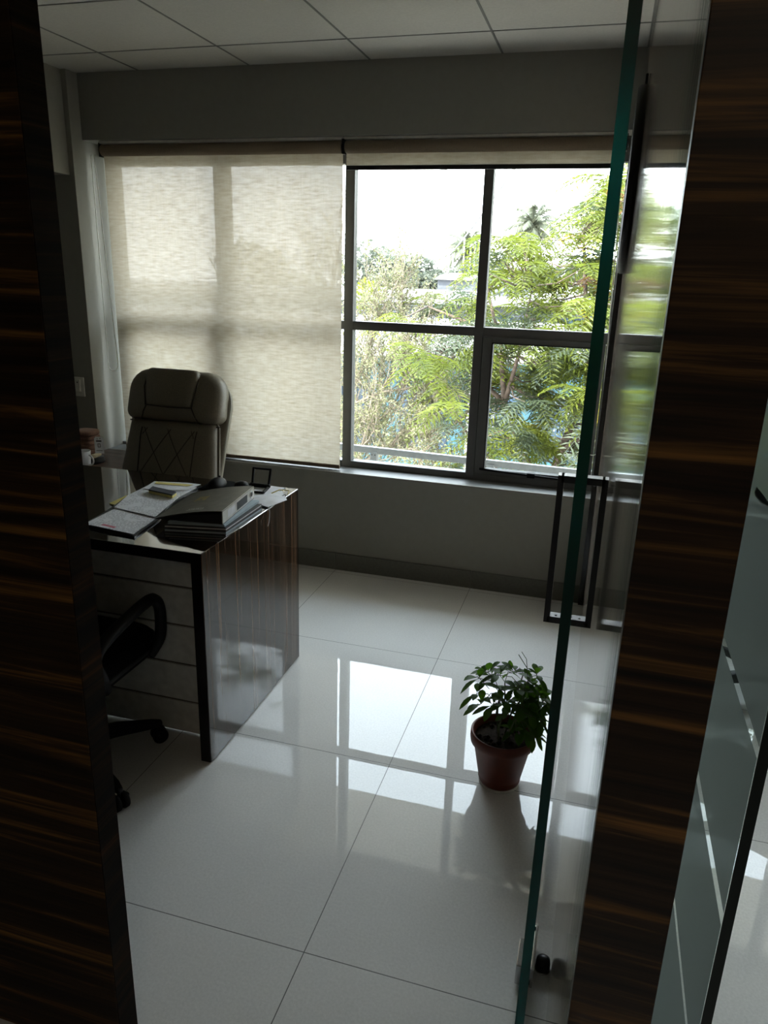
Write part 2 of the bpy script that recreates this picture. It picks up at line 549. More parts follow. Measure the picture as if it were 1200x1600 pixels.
# wood-clad post at the near end of that wall
struct(MB().box((XR, .65, 0), (.1295, .668, H)), 'wall_right_post', 'panel_wood', .001)
# wood-clad partition on the left of the opening
struct(MB().box((-3.1, .95, 0), (-.800, 1.006, H)), 'wall_front_partition', 'panel_wood', .001)
struct(MB().box((-.800, .90, 2.2), (.0455, 1.006, H)), 'wall_front_header', 'panel_wood')
struct(MB().box((.1295, .65, 2.2), (XN, .70, H)).box((1.05, .65, 0), (XN, .70, 2.2)), 'wall_front_neighbour', 'wall')

struct(MB().box((-.8, .9508, 0), (-.7985, 1.006, H)), 'trim_7', 'panel_wood_shaded_return')
# skirting along the window wall
mb = MB()
x = FX0 - 4 * TX
while x < XR:
    mb.box((max(x, XJ) + .0008, YW - .010, 0), (min(x + TX, XR) - .0008, YW, .098))
    x += TX
struct(mb, 'baseboard_back', 'skirting', .0015)
# dark upright trim in the corner of laminate wall and window wall
struct(MB().box((.022, YW - .03, 0), (XR, YW, 2.19)), 'trim_2', 'black_edge', .001)
struct(MB().box((XJ, YW - .004, SILL - .012), (XR, YW + .006, SILL + .004)), 'trim_3', 'wall', .001)
struct(MB().box((XJ, YW + .006, SILL - .012), (XR, 3.80, SILL + .003)), 'trim_6', 'frame', .001)
struct(MB().box((-2.9, 3.856, .50), (.2, 3.97, SILL + .004)), 'trim_4', 'concrete', .004)

# ---------------------------------------------------------------- window
YF0, YF1 = 3.80, 3.855
win = empty('window_1', (-1.33, 3.78, SILL), kind='structure')
fr = MB()
cols = [(-2.672, -2.622), (-2.045, -1.965), (-1.318, -1.268), (-.628, -.582), (.014, XR)]
for a, b in cols: fr.box((a, YF0, SILL), (b, YF1, HEAD))
fr.box((XJ, YF0, SILL), (cols[0][0], YF1, SILL + .02)).box((XJ, YF0, HEAD - .06), (cols[0][0], YF1, HEAD))
for i in range(4):
    a, b = cols[i][1], cols[i + 1][0]
    fr.box((a, YF0, SILL), (b, YF1, SILL + .037))
    fr.box((a, YF0, 2.09), (b, YF1, HEAD))
    fr.box((a, YF0 + .002, 1.298), (b, YF1 - .002, 1.342))
fro = fr.build('window_frame', 'frame', win, .002)
MB().box((XJ, 3.829, SILL + .02), (cols[0][0], 3.833, HEAD - .06)).build('glass_pane', 'pane', win)
for i in range(4):
    a, b = cols[i][1], cols[i + 1][0]
    for z0, z1 in ((SILL + .037, 1.298), (1.342, 2.09)):
        if i in (3, 0) and z0 < 1: continue
        MB().box((a, 3.829, z0), (b, 3.833, z1)).build('glass_pane', 'pane', win)
for i in (0, 3):
    a, b = cols[i][1], cols[i + 1][0]
    z0, z1 = SILL + .037, 1.298
    s_ = MB()
    f = .048
    s_.box((a + .002, 3.793, z0 + .002), (a + f, 3.845, z1 - .002)).box((b - f, 3.793, z0 + .002), (b - .002, 3.845, z1 - .002))
    s_.box((a + f, 3.793, z0 + .002), (b - f, 3.845, z0 + f * .5)).box((a + f, 3.793, z1 - f * .55), (b - f, 3.845, z1 - .002))
    so = s_.build('window_sash', 'frame', win, .002)
    g = MB()
    t_ = .006
    A, B, Z0, Z1 = a + f, b - f, z0 + f * .5, z1 - f * .55
    g.box((A, 3.791, Z0), (A + t_, 3.835, Z1)).box((B - t_, 3.791, Z0), (B, 3.835, Z1)).box((A, 3.791, Z0), (B, 3.835, Z0 + t_)).box((A, 3.791, Z1 - t_), (B, 3.835, Z1))
    g.build('gasket', 'rubber', so)
    MB().box((A + t_, 3.820, Z0 + t_), (B - t_, 3.824, Z1 - t_)).build('glass_pane', 'pane', so)
    st = MB().tube([(a + .03, 3.783, z0 + .030), ((a + b) / 2, 3.780, z0 + .022), (b - .04, 3.783, z0 + .012)], .006, 8)
    st.box(((a + b) / 2 - .02, 3.773, z0 + .010), ((a + b) / 2 + .02, 3.795, z0 + .034))
    st.build('stay_arm', 'black', so)

win2 = empty('window_2', (1.5, 3.78, SILL), kind='structure')
fr = MB()
for a in (.4, 1.2, 2.05, XN - .05): fr.box((a, YF0, SILL), (a + .05, YF1, HEAD))
fr.box((.45, YF0, SILL), (XN - .05, YF1, SILL + .04)).box((.45, YF0, HEAD - .04), (XN - .05, YF1, HEAD)).box((.45, YF0, 1.3), (XN - .05, YF1, 1.345))
fr.build('window_frame', 'frame', win2)
for a, b in ((.45, 1.2), (1.25, 2.05), (2.1, XN - .05)):
    MB().box((a, 3.829, SILL + .04), (b, 3.833, HEAD - .04)).build('glass_pane', 'pane', win2)

# ---------------------------------------------------------------- roller blinds
def blind(x0, x1, zb, label, chain_x, chain_z, side):
    cx = (x0 + x1) / 2
    t = empty('roller_blind', (cx, 3.715, zb), label, 'blind', 'roller blinds on the window')
    # fabric hangs from the back of the roll with a slight wave
    n = 24
    vs, fs = [], []
    zt = 2.135
    for j, z in enumerate((zb + .012, zt)):
        for i in range(n + 1):
            u = i / n
            vs.append((x0 + (x1 - x0) * u, 3.716 + .0015 * math.sin(u * 9), z))
    for i in range(n): fs.append((i, i + 1, n + 2 + i, n + 1 + i))
    f = MB().add(vs, fs, 0, True)
    fo = f.build('fabric', 'blind', t)
    MB().lathe([(.027, 0), (.0285, .002), (.0285, x1 - x0 - .002), (.027, x1 - x0)], (x0, 3.708, 2.152), 24, axis='X').build('roll', 'roll', t)
    MB().box((x0, 3.711, zb), (x1, 3.723, zb + .020)).build('bottom_bar', 'roll' if zb < 1 else 'rubber', t, .003)
    MB().box((x0 - .006, 3.69, 2.183), (x1 + .006, 3.735, HEAD - .001)).build('head_rail', 'white', t, .002)
    for xx in (x0 - .007, x1 + .003):
        MB().box((xx, 3.685, 2.12), (xx + .004, 3.74, 2.186)).lathe([(.02, -.003), (.02, .007)], (xx, 3.708, 2.152), 16, axis='X').build('bracket', 'black' if side < 0 else 'dark_metal', t, .001)
    pts = []
    r = .02
    for i in range(20): pts.append((chain_x, 3.69 - .0, 2.13 - (2.13 - chain_z) * i / 20))
    for i in range(9):
        a = math.pi * i / 8
        pts.append((chain_x + .03 - .03 * math.cos(a), 3.69, chain_z - .03 * math.sin(a)))
    for i in range(20, -1, -1): pts.append((chain_x + .06 - .045 * (20 - i) / 20, 3.695, 2.13 - (2.13 - chain_z) * i / 20))
    MB().tube(pts, .0022, 6).build('pull_chain', 'white', t)
    return t
blind(-2.632, -1.302, .565, 'cream woven roller blind pulled fully down over left half of window', -2.69, 1.04, -1)
blind(-1.284, -.004, 2.052, 'cream woven roller blind rolled up above right half of window', -.025, .80, 1)

# ---------------------------------------------------------------- glass doors
def patch_handle(parent, xg, y, z0, z1, half=.005, dl=.045, dr=.039):
    for sgn, d in ((-1, dl), (1, dr)):
        h = MB()
        xa = xg + sgn * half
        xb = xg + sgn * (d)
        h.box((xb - .006, y - .0125, z0), (xb + .006, y + .0125, z1))
        h.box((xa, y - .0125, z1 - .014), (xb, y + .0125, z1))
        h.box((xa, y - .0125, z0), (xb, y + .0125, z0 + .014))
        h.lathe([(.0025, 0), (.0025, .001)], (xb - sgn * .018, y - .002, z0 + .0142), 10, 1)
        ho = h.build('door_handle', ['dark_metal', 'rubber'], parent, .001)
        ho['label'] = 'square dark metal pull handle'
d1 = empty('door_1', (-.0057, .675, 0), kind='structure')
gx0, gx1 = -.0107, -.0007
g = MB()
g.box((gx0, .668, .012), (gx1, 1.50, 2.17))
g.mi = [1, 1, 1, 0, 1, 0]   # broad faces clear, edges green
g.build('glass_leaf', ['door_glass', 'glass_edge'], d1)
patch_handle(d1, -.0057, 1.47, .905, 1.222)
pf = MB()
for sgn in (-1, 1):
    xa = -.0057 + sgn * .005
    pf.box((xa, 1.375, .006), (xa + (-.023 if sgn < 0 else .0078), 1.455 if sgn < 0 else 1.505, .064))
pf.box((-.0107, 1.39, .002), (-.0007, 1.505, .012))
pf.build('bottom_patch_fitting', 'chrome', d1, .002)
pf = MB()
for sgn in (-1, 1):
    xa = -.0057 + sgn * .005
    pf.box((xa, .668, .006), (xa + sgn * .013, .80, .066))
pf.build('pivot_fitting', 'chrome', d1, .002)

d2 = empty('door_2', (.18, .66, 0), kind='structure')
g = MB().box((.176, .650, .012), (.186, 1.50, 2.17))
g.mi = [1, 1, 1, 0, 1, 0]
g.build('glass_leaf', ['door_glass', 'glass_edge_dark'], d2)
# frosted film with clear lines left between its bands
film = MB()
zs = [(.02, .55), (.571, .79), (.801, .988), (1.003, 1.182), (1.194, 1.36), (1.389, 1.56), (1.575, 1.75), (1.765, 2.16)]
def strip(y0, y1, z0, z1): film.add([(.1755, y0, z0), (.1755, y1, z0), (.1755, y1, z1), (.1755, y0, z1)], [(0, 1, 2, 3)])
for z0, z1 in zs: strip(.6505, 1.498, z0, z1)
strip(.6505, 1.498, 1.36, 1.39)
film.build('frosted_film', 'frost', d2)
CRES = [(.8494, 1.3844), (.8544, 1.3780), (.8468, 1.3758), (.8357, 1.3761), (.8121, 1.3780), (.7885, 1.3818), (.7727, 1.3855), (.7746, 1.3875), (.7923, 1.3857), (.8174, 1.3854), (.8336, 1.3851)]
mk = MB().add([(.1748, y, z) for y, z in CRES], [tuple(range(len(CRES)))])
mk.build('dark_curve_mark', 'black', d2)
MB().tube([(.1744, y, z) for y, z in CRES[:7]], .0007, 6).build('curve_outline', 'silver_ink', d2)

# floor-mounted door stopper
ds = empty('door_stopper', (.0265, 1.442, 0), 'dark half-round door stopper on floor between glass door and laminate wall', 'door stopper')
MB().lathe([(.0175, 0), (.018, .006), (.0175, .020), (.016, .030), (.010, .036), (.002, .038)], (.0265, 1.442, 0), 24).build('cap', 'dark_metal', ds)
MB().lathe([(.0185, 0), (.0185, .003)], (.0265, 1.442, 0), 24).build('base_ring', 'chrome', ds)

# ---------------------------------------------------------------- wall clock seen edge-on
CY, CZ, CR = 3.0, 1.915, .305
wc = empty('wall_clock', (XR, CY, CZ), 'large round black wall clock seen edge-on high on laminate wall', 'clock')
MB().lathe([(CR, 0), (CR, -.020), (CR - .006, -.030), (CR - .03, -.032), (CR - .036, -.024), (CR - .036, 0)], (XR, CY, CZ), 64, axis='X').build('rim', 'black', wc)
MB().lathe([(CR - .036, 0), (CR - .036, -.016), (.001, -.016)], (XR, CY, CZ), 48, axis='X').build('dial', 'black', wc)
for i in range(12):
    mk = MB()
    a = i * math.pi / 6
    c, s_ = math.cos(a), math.sin(a)
    mk.beam((XR - .0168, CY + .21 * s_, CZ + .21 * c), (XR - .0168, CY + .25 * s_, CZ + .25 * c), .012, .0015, (1, 0, 0))
    mk.build('hour_mark', 'silver_ink', wc)
MB().beam((XR - .020, CY, CZ), (XR - .020, CY + .07, CZ + .11), .012, .002, (1, 0, 0)).build('hour_hand', 'silver_ink', wc)
MB().beam((XR - .023, CY, CZ), (XR - .023, CY - .17, CZ + .05), .008, .002, (1, 0, 0)).build('minute_hand', 'silver_ink', wc)
MB().lathe([(.018, 0), (.018, -.030), (.010, -.036)], (XR, CY, CZ), 20, axis='X').build('hub', 'dark_metal', wc)
MB().box((XR - .010, CY - .02, CZ + CR - .002), (XR - .001, CY + .02, CZ + CR + .035)).build('hanger', 'black', wc, .002)

# ---------------------------------------------------------------- desk
DX1, DX0, DY0, DY1, DZ = -1.110, -2.62, 1.895, 2.665, .755
dk = empty('office_desk', ((DX0 + DX1) / 2, (DY0 + DY1) / 2, 0), 'glossy dark wood office desk with white grooved front panel', 'desk')
MB().box((DX0, DY0, DZ - .036), (DX1, DY1, DZ)).build('desk_top', 'desk_wood_top', dk, .0015)
MB().box((DX1 - .036, DY0, .004), (DX1 + .0012, DY1, DZ - .0006)).build('side_panel', ['desk_wood'], dk, .0015)
MB().box((DX0, DY0, .004), (DX0 + .036, DY1, DZ - .036)).build('side_panel', ['desk_wood'], dk, .0015)
eb = MB().box((DX0, DY0 - .0015, DZ - .036), (DX1, DY0 - .0002, DZ - .0005))
eb.box((DX1 - .036, DY0 - .0015, .004), (DX1 - .0003, DY0 - .0002, DZ - .036)).box((DX0, DY0 - .0015, .004), (DX0 + .036, DY0 - .0002, DZ - .036))
eb.build('edge_band', 'black_edge', dk)
mp = MB()
gz = [.004, .132, .279, .427, .570, DZ - .036]
for a, b in zip(gz[:-1], gz[1:]): mp.box((DX0 + .036, 2.02, a + .0045), (DX1 - .036, 2.036, b - .0045))
mpo = mp.build('front_panel', 'laminate_white', dk, .001)
MB().box((DX0 + .036, 2.026, .01), (DX1 - .036, 2.045, DZ - .037)).build('panel_backing', 'groove', mpo)
dr = MB().box((DX0 + .037, 2.06, .08), (DX0 + .42, DY1 - .03, DZ - .04)).build('drawer_unit', 'desk_wood', dk, .002)
for i in range(3):
    MB().box((DX0 + .045, DY1 - .03, .09 + i * .21), (DX0 + .41, DY1 - .012, .285 + i * .21)).build('drawer_front', 'desk_wood', dr, .002)

# low cabinet in the back corner
cb = empty('low_cabinet', (-2.40, 3.39, 0), 'low brown wooden cabinet in corner behind desk', 'cabinet')
MB().box((-2.985, 3.19, .535), (-2.10, 3.572, .560)).build('cabinet_top', 'ledge_wood', cb, .002)
MB().box((-2.975, 3.21, .02), (-2.11, 3.565, .535)).build('body', 'ledge_wood', cb, .002)
for a, b in ((-2.97, -2.69), (-2.685, -2.405), (-2.40, -2.115)):
    d_ = MB().box((a, 3.192, .04), (b, 3.209, .52)).build('door', 'ledge_wood', cb, .002)
    MB().box(((a + b) / 2 - .04, 3.180, .46), ((a + b) / 2 + .04, 3.192, .468)).build('handle', 'chrome', d_)
MB().box((-2.714, 3.573, .535), (-2.10, YW - .004, .5595)).build('back_ledge', 'ledge_wood', cb)

# switch on the column
sw = empty('switch_plate', (-2.818, 3.577, .88), 'small white electrical switch plate on grey column above cabinet', 'switch')
MB().box((-2.862, 3.568, .872), (-2.774, 3.577, .980)).build('plate', 'white', sw, .003)
ro = MB().add([(-2.845, 3.568, .900), (-2.795, 3.568, .900), (-2.795, 3.555, .905), (-2.845, 3.555, .905), (-2.845, 3.568, .968), (-2.795, 3.568, .968), (-2.795, 3.563, .966), (-2.845, 3.563, .966)],
              [(0, 1, 2, 3), (4, 7, 6, 5), (3, 2, 6, 7), (0, 3, 7, 4), (1, 5, 6, 2)]).build('rocker', 'white', sw, .001)
MB().lathe([(.004, 0), (.004, -.003)], (-2.81, 3.563, .952), 12, axis='Y').build('indicator', 'black', ro)

# stack of folded cloths with a paper tag
cs = empty('cloth_stack', (-2.600, 3.36, .56), 'stack of folded brown cloths with white paper tag on corner cabinet', 'cloth stack')
for i in range(6):
    z = .588 + .0245 * i
    dx = random.uniform(-.004, .004)
    mb = MB()
    poly = []
    for a in range(28):
        t = 2 * math.pi * a / 28
        c, s_ = math.cos(t), math.sin(t)
        rx, ry = .060, .055
        k_ = (abs(c) ** 4 + abs(s_) ** 4) ** -.25
        poly.append((-2.600 + dx + rx * c * k_, 3.36 + ry * s_ * k_, z))
    rings = []
    vs = []
    prof = [(.90, .0), (.98, .004), (1.0, .0115), (.98, .019), (.90, .0235), (.5, .0245), (.02, .0245)]
    for f_, dz in prof:
        for p in poly: vs.append((-2.600 + (p[0] + 2.575) * f_, 3.36 + (p[1] - 3.36) * f_, z + dz))
    n = len(poly)
    fs = [(r_ * n + j, r_ * n + (j + 1) % n, (r_ + 1) * n + (j + 1) % n, (r_ + 1) * n + j) for r_ in range(len(prof) - 1) for j in range(n)]
    fs.append(tuple(range(n - 1, -1, -1)))
    mb.add(vs, fs, 0, True)
    mb.build('folded_cloth', 'cream_cloth' if i == 0 else 'brown_cloth', cs)
MB().lathe([(.060, 0), (.066, .004), (.063, .014), (.060, .027)], (-2.600, 3.36, .5605), 24).build('base', 'black', cs)
tg = MB().sheet([(-2.522, 3.285, .632), (-2.478, 3.300, .632), (-2.476, 3.300, .712), (-2.482, 3.298, .722), (-2.514, 3.288, .722), (-2.522, 3.285, .712)], .0004).build('paper_tag', 'paper', cs)
tp_ = MB()
for (u0, u1, z0, z1) in ((.2, .8, .694, .702), (.35, .65, .664, .667), (.35, .65, .682, .685), (.35, .42, .664, .685), (.58, .65, .664, .685), (.3, .4, .708, .712), (.6, .72, .710, .714), (.15, .85, .645, .648)):
    P = lambda u, z: (-2.522 + .044 * u + .0004, 3.285 + .015 * u - .0012, z)
    tp_.add([P(u0, z0), P(u1, z0), P(u1, z1), P(u0, z1)], [(0, 1, 2, 3)])
tp_.build('tag_print', 'ink', tg)

# mug
mg = empty('coffee_mug', (-2.55, 3.235, .56), 'white ceramic mug in front of folded brown cloths', 'mug')
MB().lathe([(.030, 0), (.034, .003), (.039, .088), (.0395, .092), (.037, .092), (.035, .086), (.031, .008), (.001, .006)], (-2.560, 3.235, .5605), 32).build('cup', 'mug', mg)
MB().tube([(-2.523 + .030 * math.sin(a) - .002, 3.235 - .006 * math.sin(a), .606 + .027 * math.cos(a)) for a in [math.pi * i / 12 for i in range(13)]], .0045, 8).build('handle', 'mug', mg)

# dark lump behind the cloths (rounded bag)
bg = MB().ball((-2.765, 3.43, .642), .085, 20, (.85, 1, .95))
top(bg, 'dark_pouch', 'black_fabric', 'dark rounded pouch partly hidden behind folded brown cloths', 'pouch')

# ---------------------------------------------------------------- padded shapes
def puff(outline, thick, mp, back=None, rings=9, p=3.2):
    """domed pad over a closed outline (u,v); mp maps (u,v,d) to xyz. returns MB and surface function"""
    n = len(outline)
    cu = sum(q[0] for q in outline) / n
    cv = sum(q[1] for q in outline) / n
    mb = MB()
    def dep(s_): return thick * (1 - s_ ** p) ** (1 / p) if s_ < 1 else 0
    ss = [math.sin(math.pi / 2 * (1 - i / rings)) for i in range(rings)]
    vs = []
    for s_ in ss:
        for (u, v) in outline: vs.append(mp(cu + (u - cu) * s_, cv + (v - cv) * s_, dep(s_)))
    vs.append(mp(cu, cv, thick))
    fs = [(i * n + j, i * n + (j + 1) % n, (i + 1) * n + (j + 1) % n, (i + 1) * n + j) for i in range(rings - 1) for j in range(n)]
    fs += [((rings - 1) * n + j, (rings - 1) * n + (j + 1) % n, len(vs) - 1) for j in range(n)]
    bk = back if back is not None else thick * .3
    b0 = len(vs)
    for s_, d in ((1.0, -bk * .5), (.93, -bk)):
        for (u, v) in outline: vs.append(mp(cu + (u - cu) * s_, cv + (v - cv) * s_, d))
    fs += [(b0 + j, b0 + (j + 1) % n, (j + 1) % n, j) for j in range(n)]
    fs += [(b0 + n + j, b0 + n + (j + 1) % n, b0 + (j + 1) % n, b0 + j) for j in range(n)]
    fs.append(tuple(b0 + n + j for j in range(n - 1, -1, -1)))
    mb.add(vs, fs, 0, True)
    angs = [(math.atan2(v - cv, u - cu), math.hypot(u - cu, v - cv)) for u, v in outline]
    def surf(u, v, lift=0):
        a = math.atan2(v - cv, u - cu); r = math.hypot(u - cu, v - cv)
        best = min(angs, key=lambda q: abs((q[0] - a + math.pi) % (2 * math.pi) - math.pi))
        return mp(u, v, dep(min(.999, r / best[1])) + lift)
    return mb, surf

def rrect(w, h, r, cx=0, cy=0, n=6, wt=None):
    """rounded rectangle; wt optional top width"""
    wt = wt or w
    pts = []
    for (sx, sy, a0) in ((1, -1, -90), (1, 1, 0), (-1, 1, 90), (-1, -1, 180)):
        ww = wt if sy > 0 else w
        rr = r[1] if sy > 0 else r[0]
        for i in range(n + 1):
            a = math.radians(a0 + 90 * i / n)
            pts.append((cx + sx * (ww / 2 - rr) + rr * math.cos(a), cy + sy * (h / 2 - rr) + rr * math.sin(a)))
    # densify
    out = []
    for i in range(len(pts)):
        p, q = pts[i], pts[(i + 1) % len(pts)]
        d = math.hypot(q[0] - p[0], q[1] - p[1])
        m = max(1, int(d / .03))
        for t in range(m): out.append((p[0] + (q[0] - p[0]) * t / m, p[1] + (q[1] - p[1]) * t / m))
    return out

# ---------------------------------------------------------------- executive chair (faces the desk, towards -Y)
ECX, ECY = -1.778, 2.62
ec = empty('executive_chair', (ECX, ECY, 0), 'high-backed beige leather executive chair with quilted back behind desk', 'chair')
LEAN = math.radians(17)
def eb_(u, v, d):   # backrest frame: v is height along the back from the seat
    y = .13 + v * math.sin(LEAN) - d * math.cos(LEAN)
    z = .50 + v * math.cos(LEAN) + d * math.sin(LEAN) * .6
    return (u, y, z)
# shell behind
o_ = rrect(.45, .63, (.08, .12), 0, .345, wt=.49)
m_, _ = puff(o_, .05, lambda u, v, d: eb_(u, v, -.035 - d), .02)
m_.f = [tuple(reversed(f)) for f in m_.f]
m_.build('back_shell', 'leather', ec, local=True)
# lower back pad with side wings
o_ = rrect(.51, .47, (.05, .03), 0, .225, wt=.425)
m_, sf = puff(o_, .065, eb_, .03)
lower = m_.build('backrest', 'leather', ec, local=True)
sm = MB()
def seam(mb_, fn, pts, r=.0028, n=10):
    P = []
    for a, b in zip(pts[:-1], pts[1:]):
        for i in range(n): P.append(fn(a[0] + (b[0] - a[0]) * i / n, a[1] + (b[1] - a[1]) * i / n, .0004))
    P.append(fn(*pts[-1], .0004))
    mb_.tube(P, r, 6)
seam(sm, sf, [(-.150, .02), (-.128, .2), (-.135, .42)])
seam(sm, sf, [(.150, .02), (.128, .2), (.135, .42)])
for k_ in range(-4, 9):
    for s_ in (-1, 1):
        P0, P1 = [], []
        for q in range(41):
            v_ = .02 + .40 * q / 40
            u_ = s_ * (-.24 + k_ * .115 + (v_ - .02) * .62)
            if abs(u_) < .126: P0.append((u_, v_))
        if len(P0) > 3: seam(sm, sf, [P0[0], P0[-1]], .0017, 14)
sm.build('quilt_seam', 'leather_seam', lower, local=True)
# head section
o_ = rrect(.47, .225, (.04, .10), 0, .567, wt=.465)
m_, sf2 = puff(o_, .078, eb_, .04)
head = m_.build('headrest', 'leather', ec, local=True)
o_ = rrect(.225, .165, (.02, .03), 0, .600, wt=.255)
m_, sf3 = puff(o_, .030, lambda u, v, d: eb_(u, v, d + .066), .03)
m_.build('head_pillow', 'leather', head, local=True)
sm = MB()
seam(sm, sf2, [(-.110, .52), (-.142, .452)])
seam(sm, sf2, [(.110, .52), (.142, .452)])
seam(sm, sf2, [(-.222, .446), (0, .437), (.222, .446)])
sm.tube([eb_(-.112, .520, .080), eb_(0, .516, .082), eb_(.112, .520, .080)], .003, 6)
sm.tube([eb_(-.112, .520, .080), eb_(-.126, .60, .080), eb_(-.124, .665, .062)], .0028, 6)
sm.tube([eb_(.112, .520, .080), eb_(.126, .60, .080), eb_(.124, .665, .062)], .0028, 6)
sm.build('seam', 'leather_seam', head, local=True)
# piping cords round both pads
pi_ = MB()
pi_.tube([eb_(u, v, .004) for u, v in rrect(.516, .474, (.05, .03), 0, .225, wt=.431)], .005, 6, closed=True)
pi_.build('piping', 'leather', lower, local=True)
# seat
o_ = rrect(.53, .50, (.10, .06), 0, 0)
m_, _ = puff(o_, .085, lambda u, v, d: (u, v - .10, .455 + d), .05)
m_.build('seat', 'leather', ec, local=True)
for s_ in (-1, 1):
    a_ = MB().tube([(s_ * .27, .10, .46), (s_ * .30, .08, .56), (s_ * .30, .02, .655), (s_ * .30, -.16, .665), (s_ * .30, -.24, .60), (s_ * .285, -.22, .47)], .018, 10)
    ao = a_.build('armrest', 'dark_metal', ec, local=True)
    m_, _ = puff(rrect(.07, .26, (.03, .03), s_ * .30, -.08), .022, lambda u, v, d: (u, v, .675 + d), .02)
    m_.build('arm_pad', 'leather', ao, local=True)
MB().lathe([(.03, .12), (.03, .30), (.022, .30), (.022, .42)], (0, -.08, 0), 16).build('gas_lift', 'dark_metal', ec, local=True)
def star_base(parent, cx, cy, rad, a0, matn='black', loc=False):
    bo = MB().lathe([(.045, .07), (.05, .075), (.045, .125), (.03, .13)], (cx, cy, 0), 20).build('base_hub', matn, parent, local=True)
    for i in range(5):
        a = a0 + i * 2 * math.pi / 5
        c, s_ = math.cos(a), math.sin(a)
        P = lambda r, z: (cx + r * c, cy + r * s_, z)
        lg = MB()
        side = Vector((-s_, c, 0))
        vs = []
        for r, z, w_, h_ in ((.03, .102, .046, .050), (rad * .55, .092, .040, .040), (rad - .02, .074, .032, .026), (rad + .012, .070, .018, .018)):
            ctr = Vector(P(r, z))
            for sx, sz in ((-1, -1), (1, -1), (1, 1), (-1, 1)): vs.append(ctr + side * w_ / 2 * sx + Vector((0, 0, h_ / 2 * sz)))
        fs = [(3, 2, 1, 0), (12, 13, 14, 15)] + [(r_ * 4 + j, r_ * 4 + (j + 1) % 4, r_ * 4 + 4 + (j + 1) % 4, r_ * 4 + 4 + j) for r_ in range(3) for j in range(4)]
        lg.add(vs, fs)
        lo = lg.build('base_leg', matn, parent, .006, local=True, seg=3)
        cst = MB()
        ctr = Vector(P(rad, .027))
        for sx in (-1, 1):
            cc = ctr + side * .014 * sx
            pr = [(.024, -.009), (.0265, -.006), (.0265, .006), (.024, .009)]
            vs = []
            n_ = 20
            for r, t in pr:
                for j in range(n_):
                    an = 2 * math.pi * j / n_
                    vs.append(cc + side * t + Vector((c, s_, 0)) * r * math.cos(an) + Vector((0, 0, 1)) * r * math.sin(an))
            fs = [(q * n_ + j, q * n_ + (j + 1) % n_, (q + 1) * n_ + (j + 1) % n_, (q + 1) * n_ + j) for q in range(3) for j in range(n_)]
            fs += [tuple(range(n_ - 1, -1, -1)), tuple(3 * n_ + j for j in range(n_))]
            cst.add(vs, fs, 0, True)
        cst.beam(ctr + Vector((0, 0, .012)) - side * .03, ctr + Vector((0, 0, .012)) + side * .03, .012, .008)
        cst.tube([ctr + Vector((0, 0, .005)), ctr + Vector((0, 0, .045))], .006, 8)
        cst.build('caster', 'black', lo, local=True)
star_base(ec, 0, -.08, .31, .3)

# ---------------------------------------------------------------- black visitor chair (faces the desk, towards +Y)
VX, VY = -1.540, 1.728
vc = empty('visitor_chair', (VX, VY, 0), 'black swivel office chair with looped armrests in front of desk', 'chair')
import_a0 = math.atan2(1.956 - VY, -1.341 - VX)
star_base(vc, 0, 0, .300, import_a0)
MB().lathe([(.026, .12), (.026, .24), (.018, .24), (.018, .36)], (0, 0, 0), 16).build('gas_lift', 'black', vc, local=True)
MB().box((-.10, -.12, .345), (.10, .10, .372)).build('seat_plate', 'black', vc, .006, local=True)
m_, _ = puff(rrect(.48, .46, (.09, .12), 0, 0), .058, lambda u, v, d: (u, v + .04, .415 + d - .35 * max(0, v - .12) ** 1.3), .045)
m_.build('seat', 'black_fabric', vc, local=True)
# curved under-shell of the seat
m_, _ = puff(rrect(.49, .47, (.10, .13), 0, 0), .038, lambda u, v, d: (u, v + .04, .41 - d), .01)
m_.f = [tuple(reversed(f)) for f in m_.f]
m_.build('seat_shell', 'black', vc, local=True)
m_, _ = puff(rrect(.40, .46, (.08, .10), 0, 0, wt=.43), .045, lambda u, v, d: (u, -.275 - .10 * (v + .1) + d - .25 * u * u * -1, .72 + v), .03)
m_.build('backrest', 'black_fabric', vc, local=True)
MB().tube([(0, -.10, .36), (0, -.25, .37), (0, -.32, .46), (0, -.315, .62)], [.022, .022, .02, .016], 10).build('back_bracket', 'black', vc, local=True)
for s_ in (-1, 1):
    xs = s_ * .262
    path = [(s_ * .235, .150, .385), (xs, .170, .44), (xs, .184, .50), (xs, .178, .555), (xs, .145, .588), (xs, .09, .590), (xs, .01, .580), (xs, -.07, .565), (xs, -.13, .545), (xs, -.150, .51), (xs, -.13, .46), (s_ * .24, -.09, .39)]
    # smooth the loop and give it a flat oval section
    pts = []
    for i in range(len(path) - 1):
        p0 = Vector(path[max(i - 1, 0)]); p1 = Vector(path[i]); p2 = Vector(path[i + 1]); p3 = Vector(path[min(i + 2, len(path) - 1)])
        for t in range(5):
            t /= 5
            pts.append(.5 * ((2 * p1) + (-p0 + p2) * t + (2 * p0 - 5 * p1 + 4 * p2 - p3) * t * t + (-p0 + 3 * p1 - 3 * p2 + p3) * t ** 3))
    pts.append(Vector(path[-1]))
    MB().tube(pts, [.019] * len(pts), 10).build('armrest', 'black', vc, local=True)

vc2 = copy_tree(vc)
vc2.location = (.80, 2.98, 0)
vc2.rotation_euler = (0, 0, 2.6)
vc2['label'] = 'black swivel chair in next room, glimpsed beyond the frosted glass door'

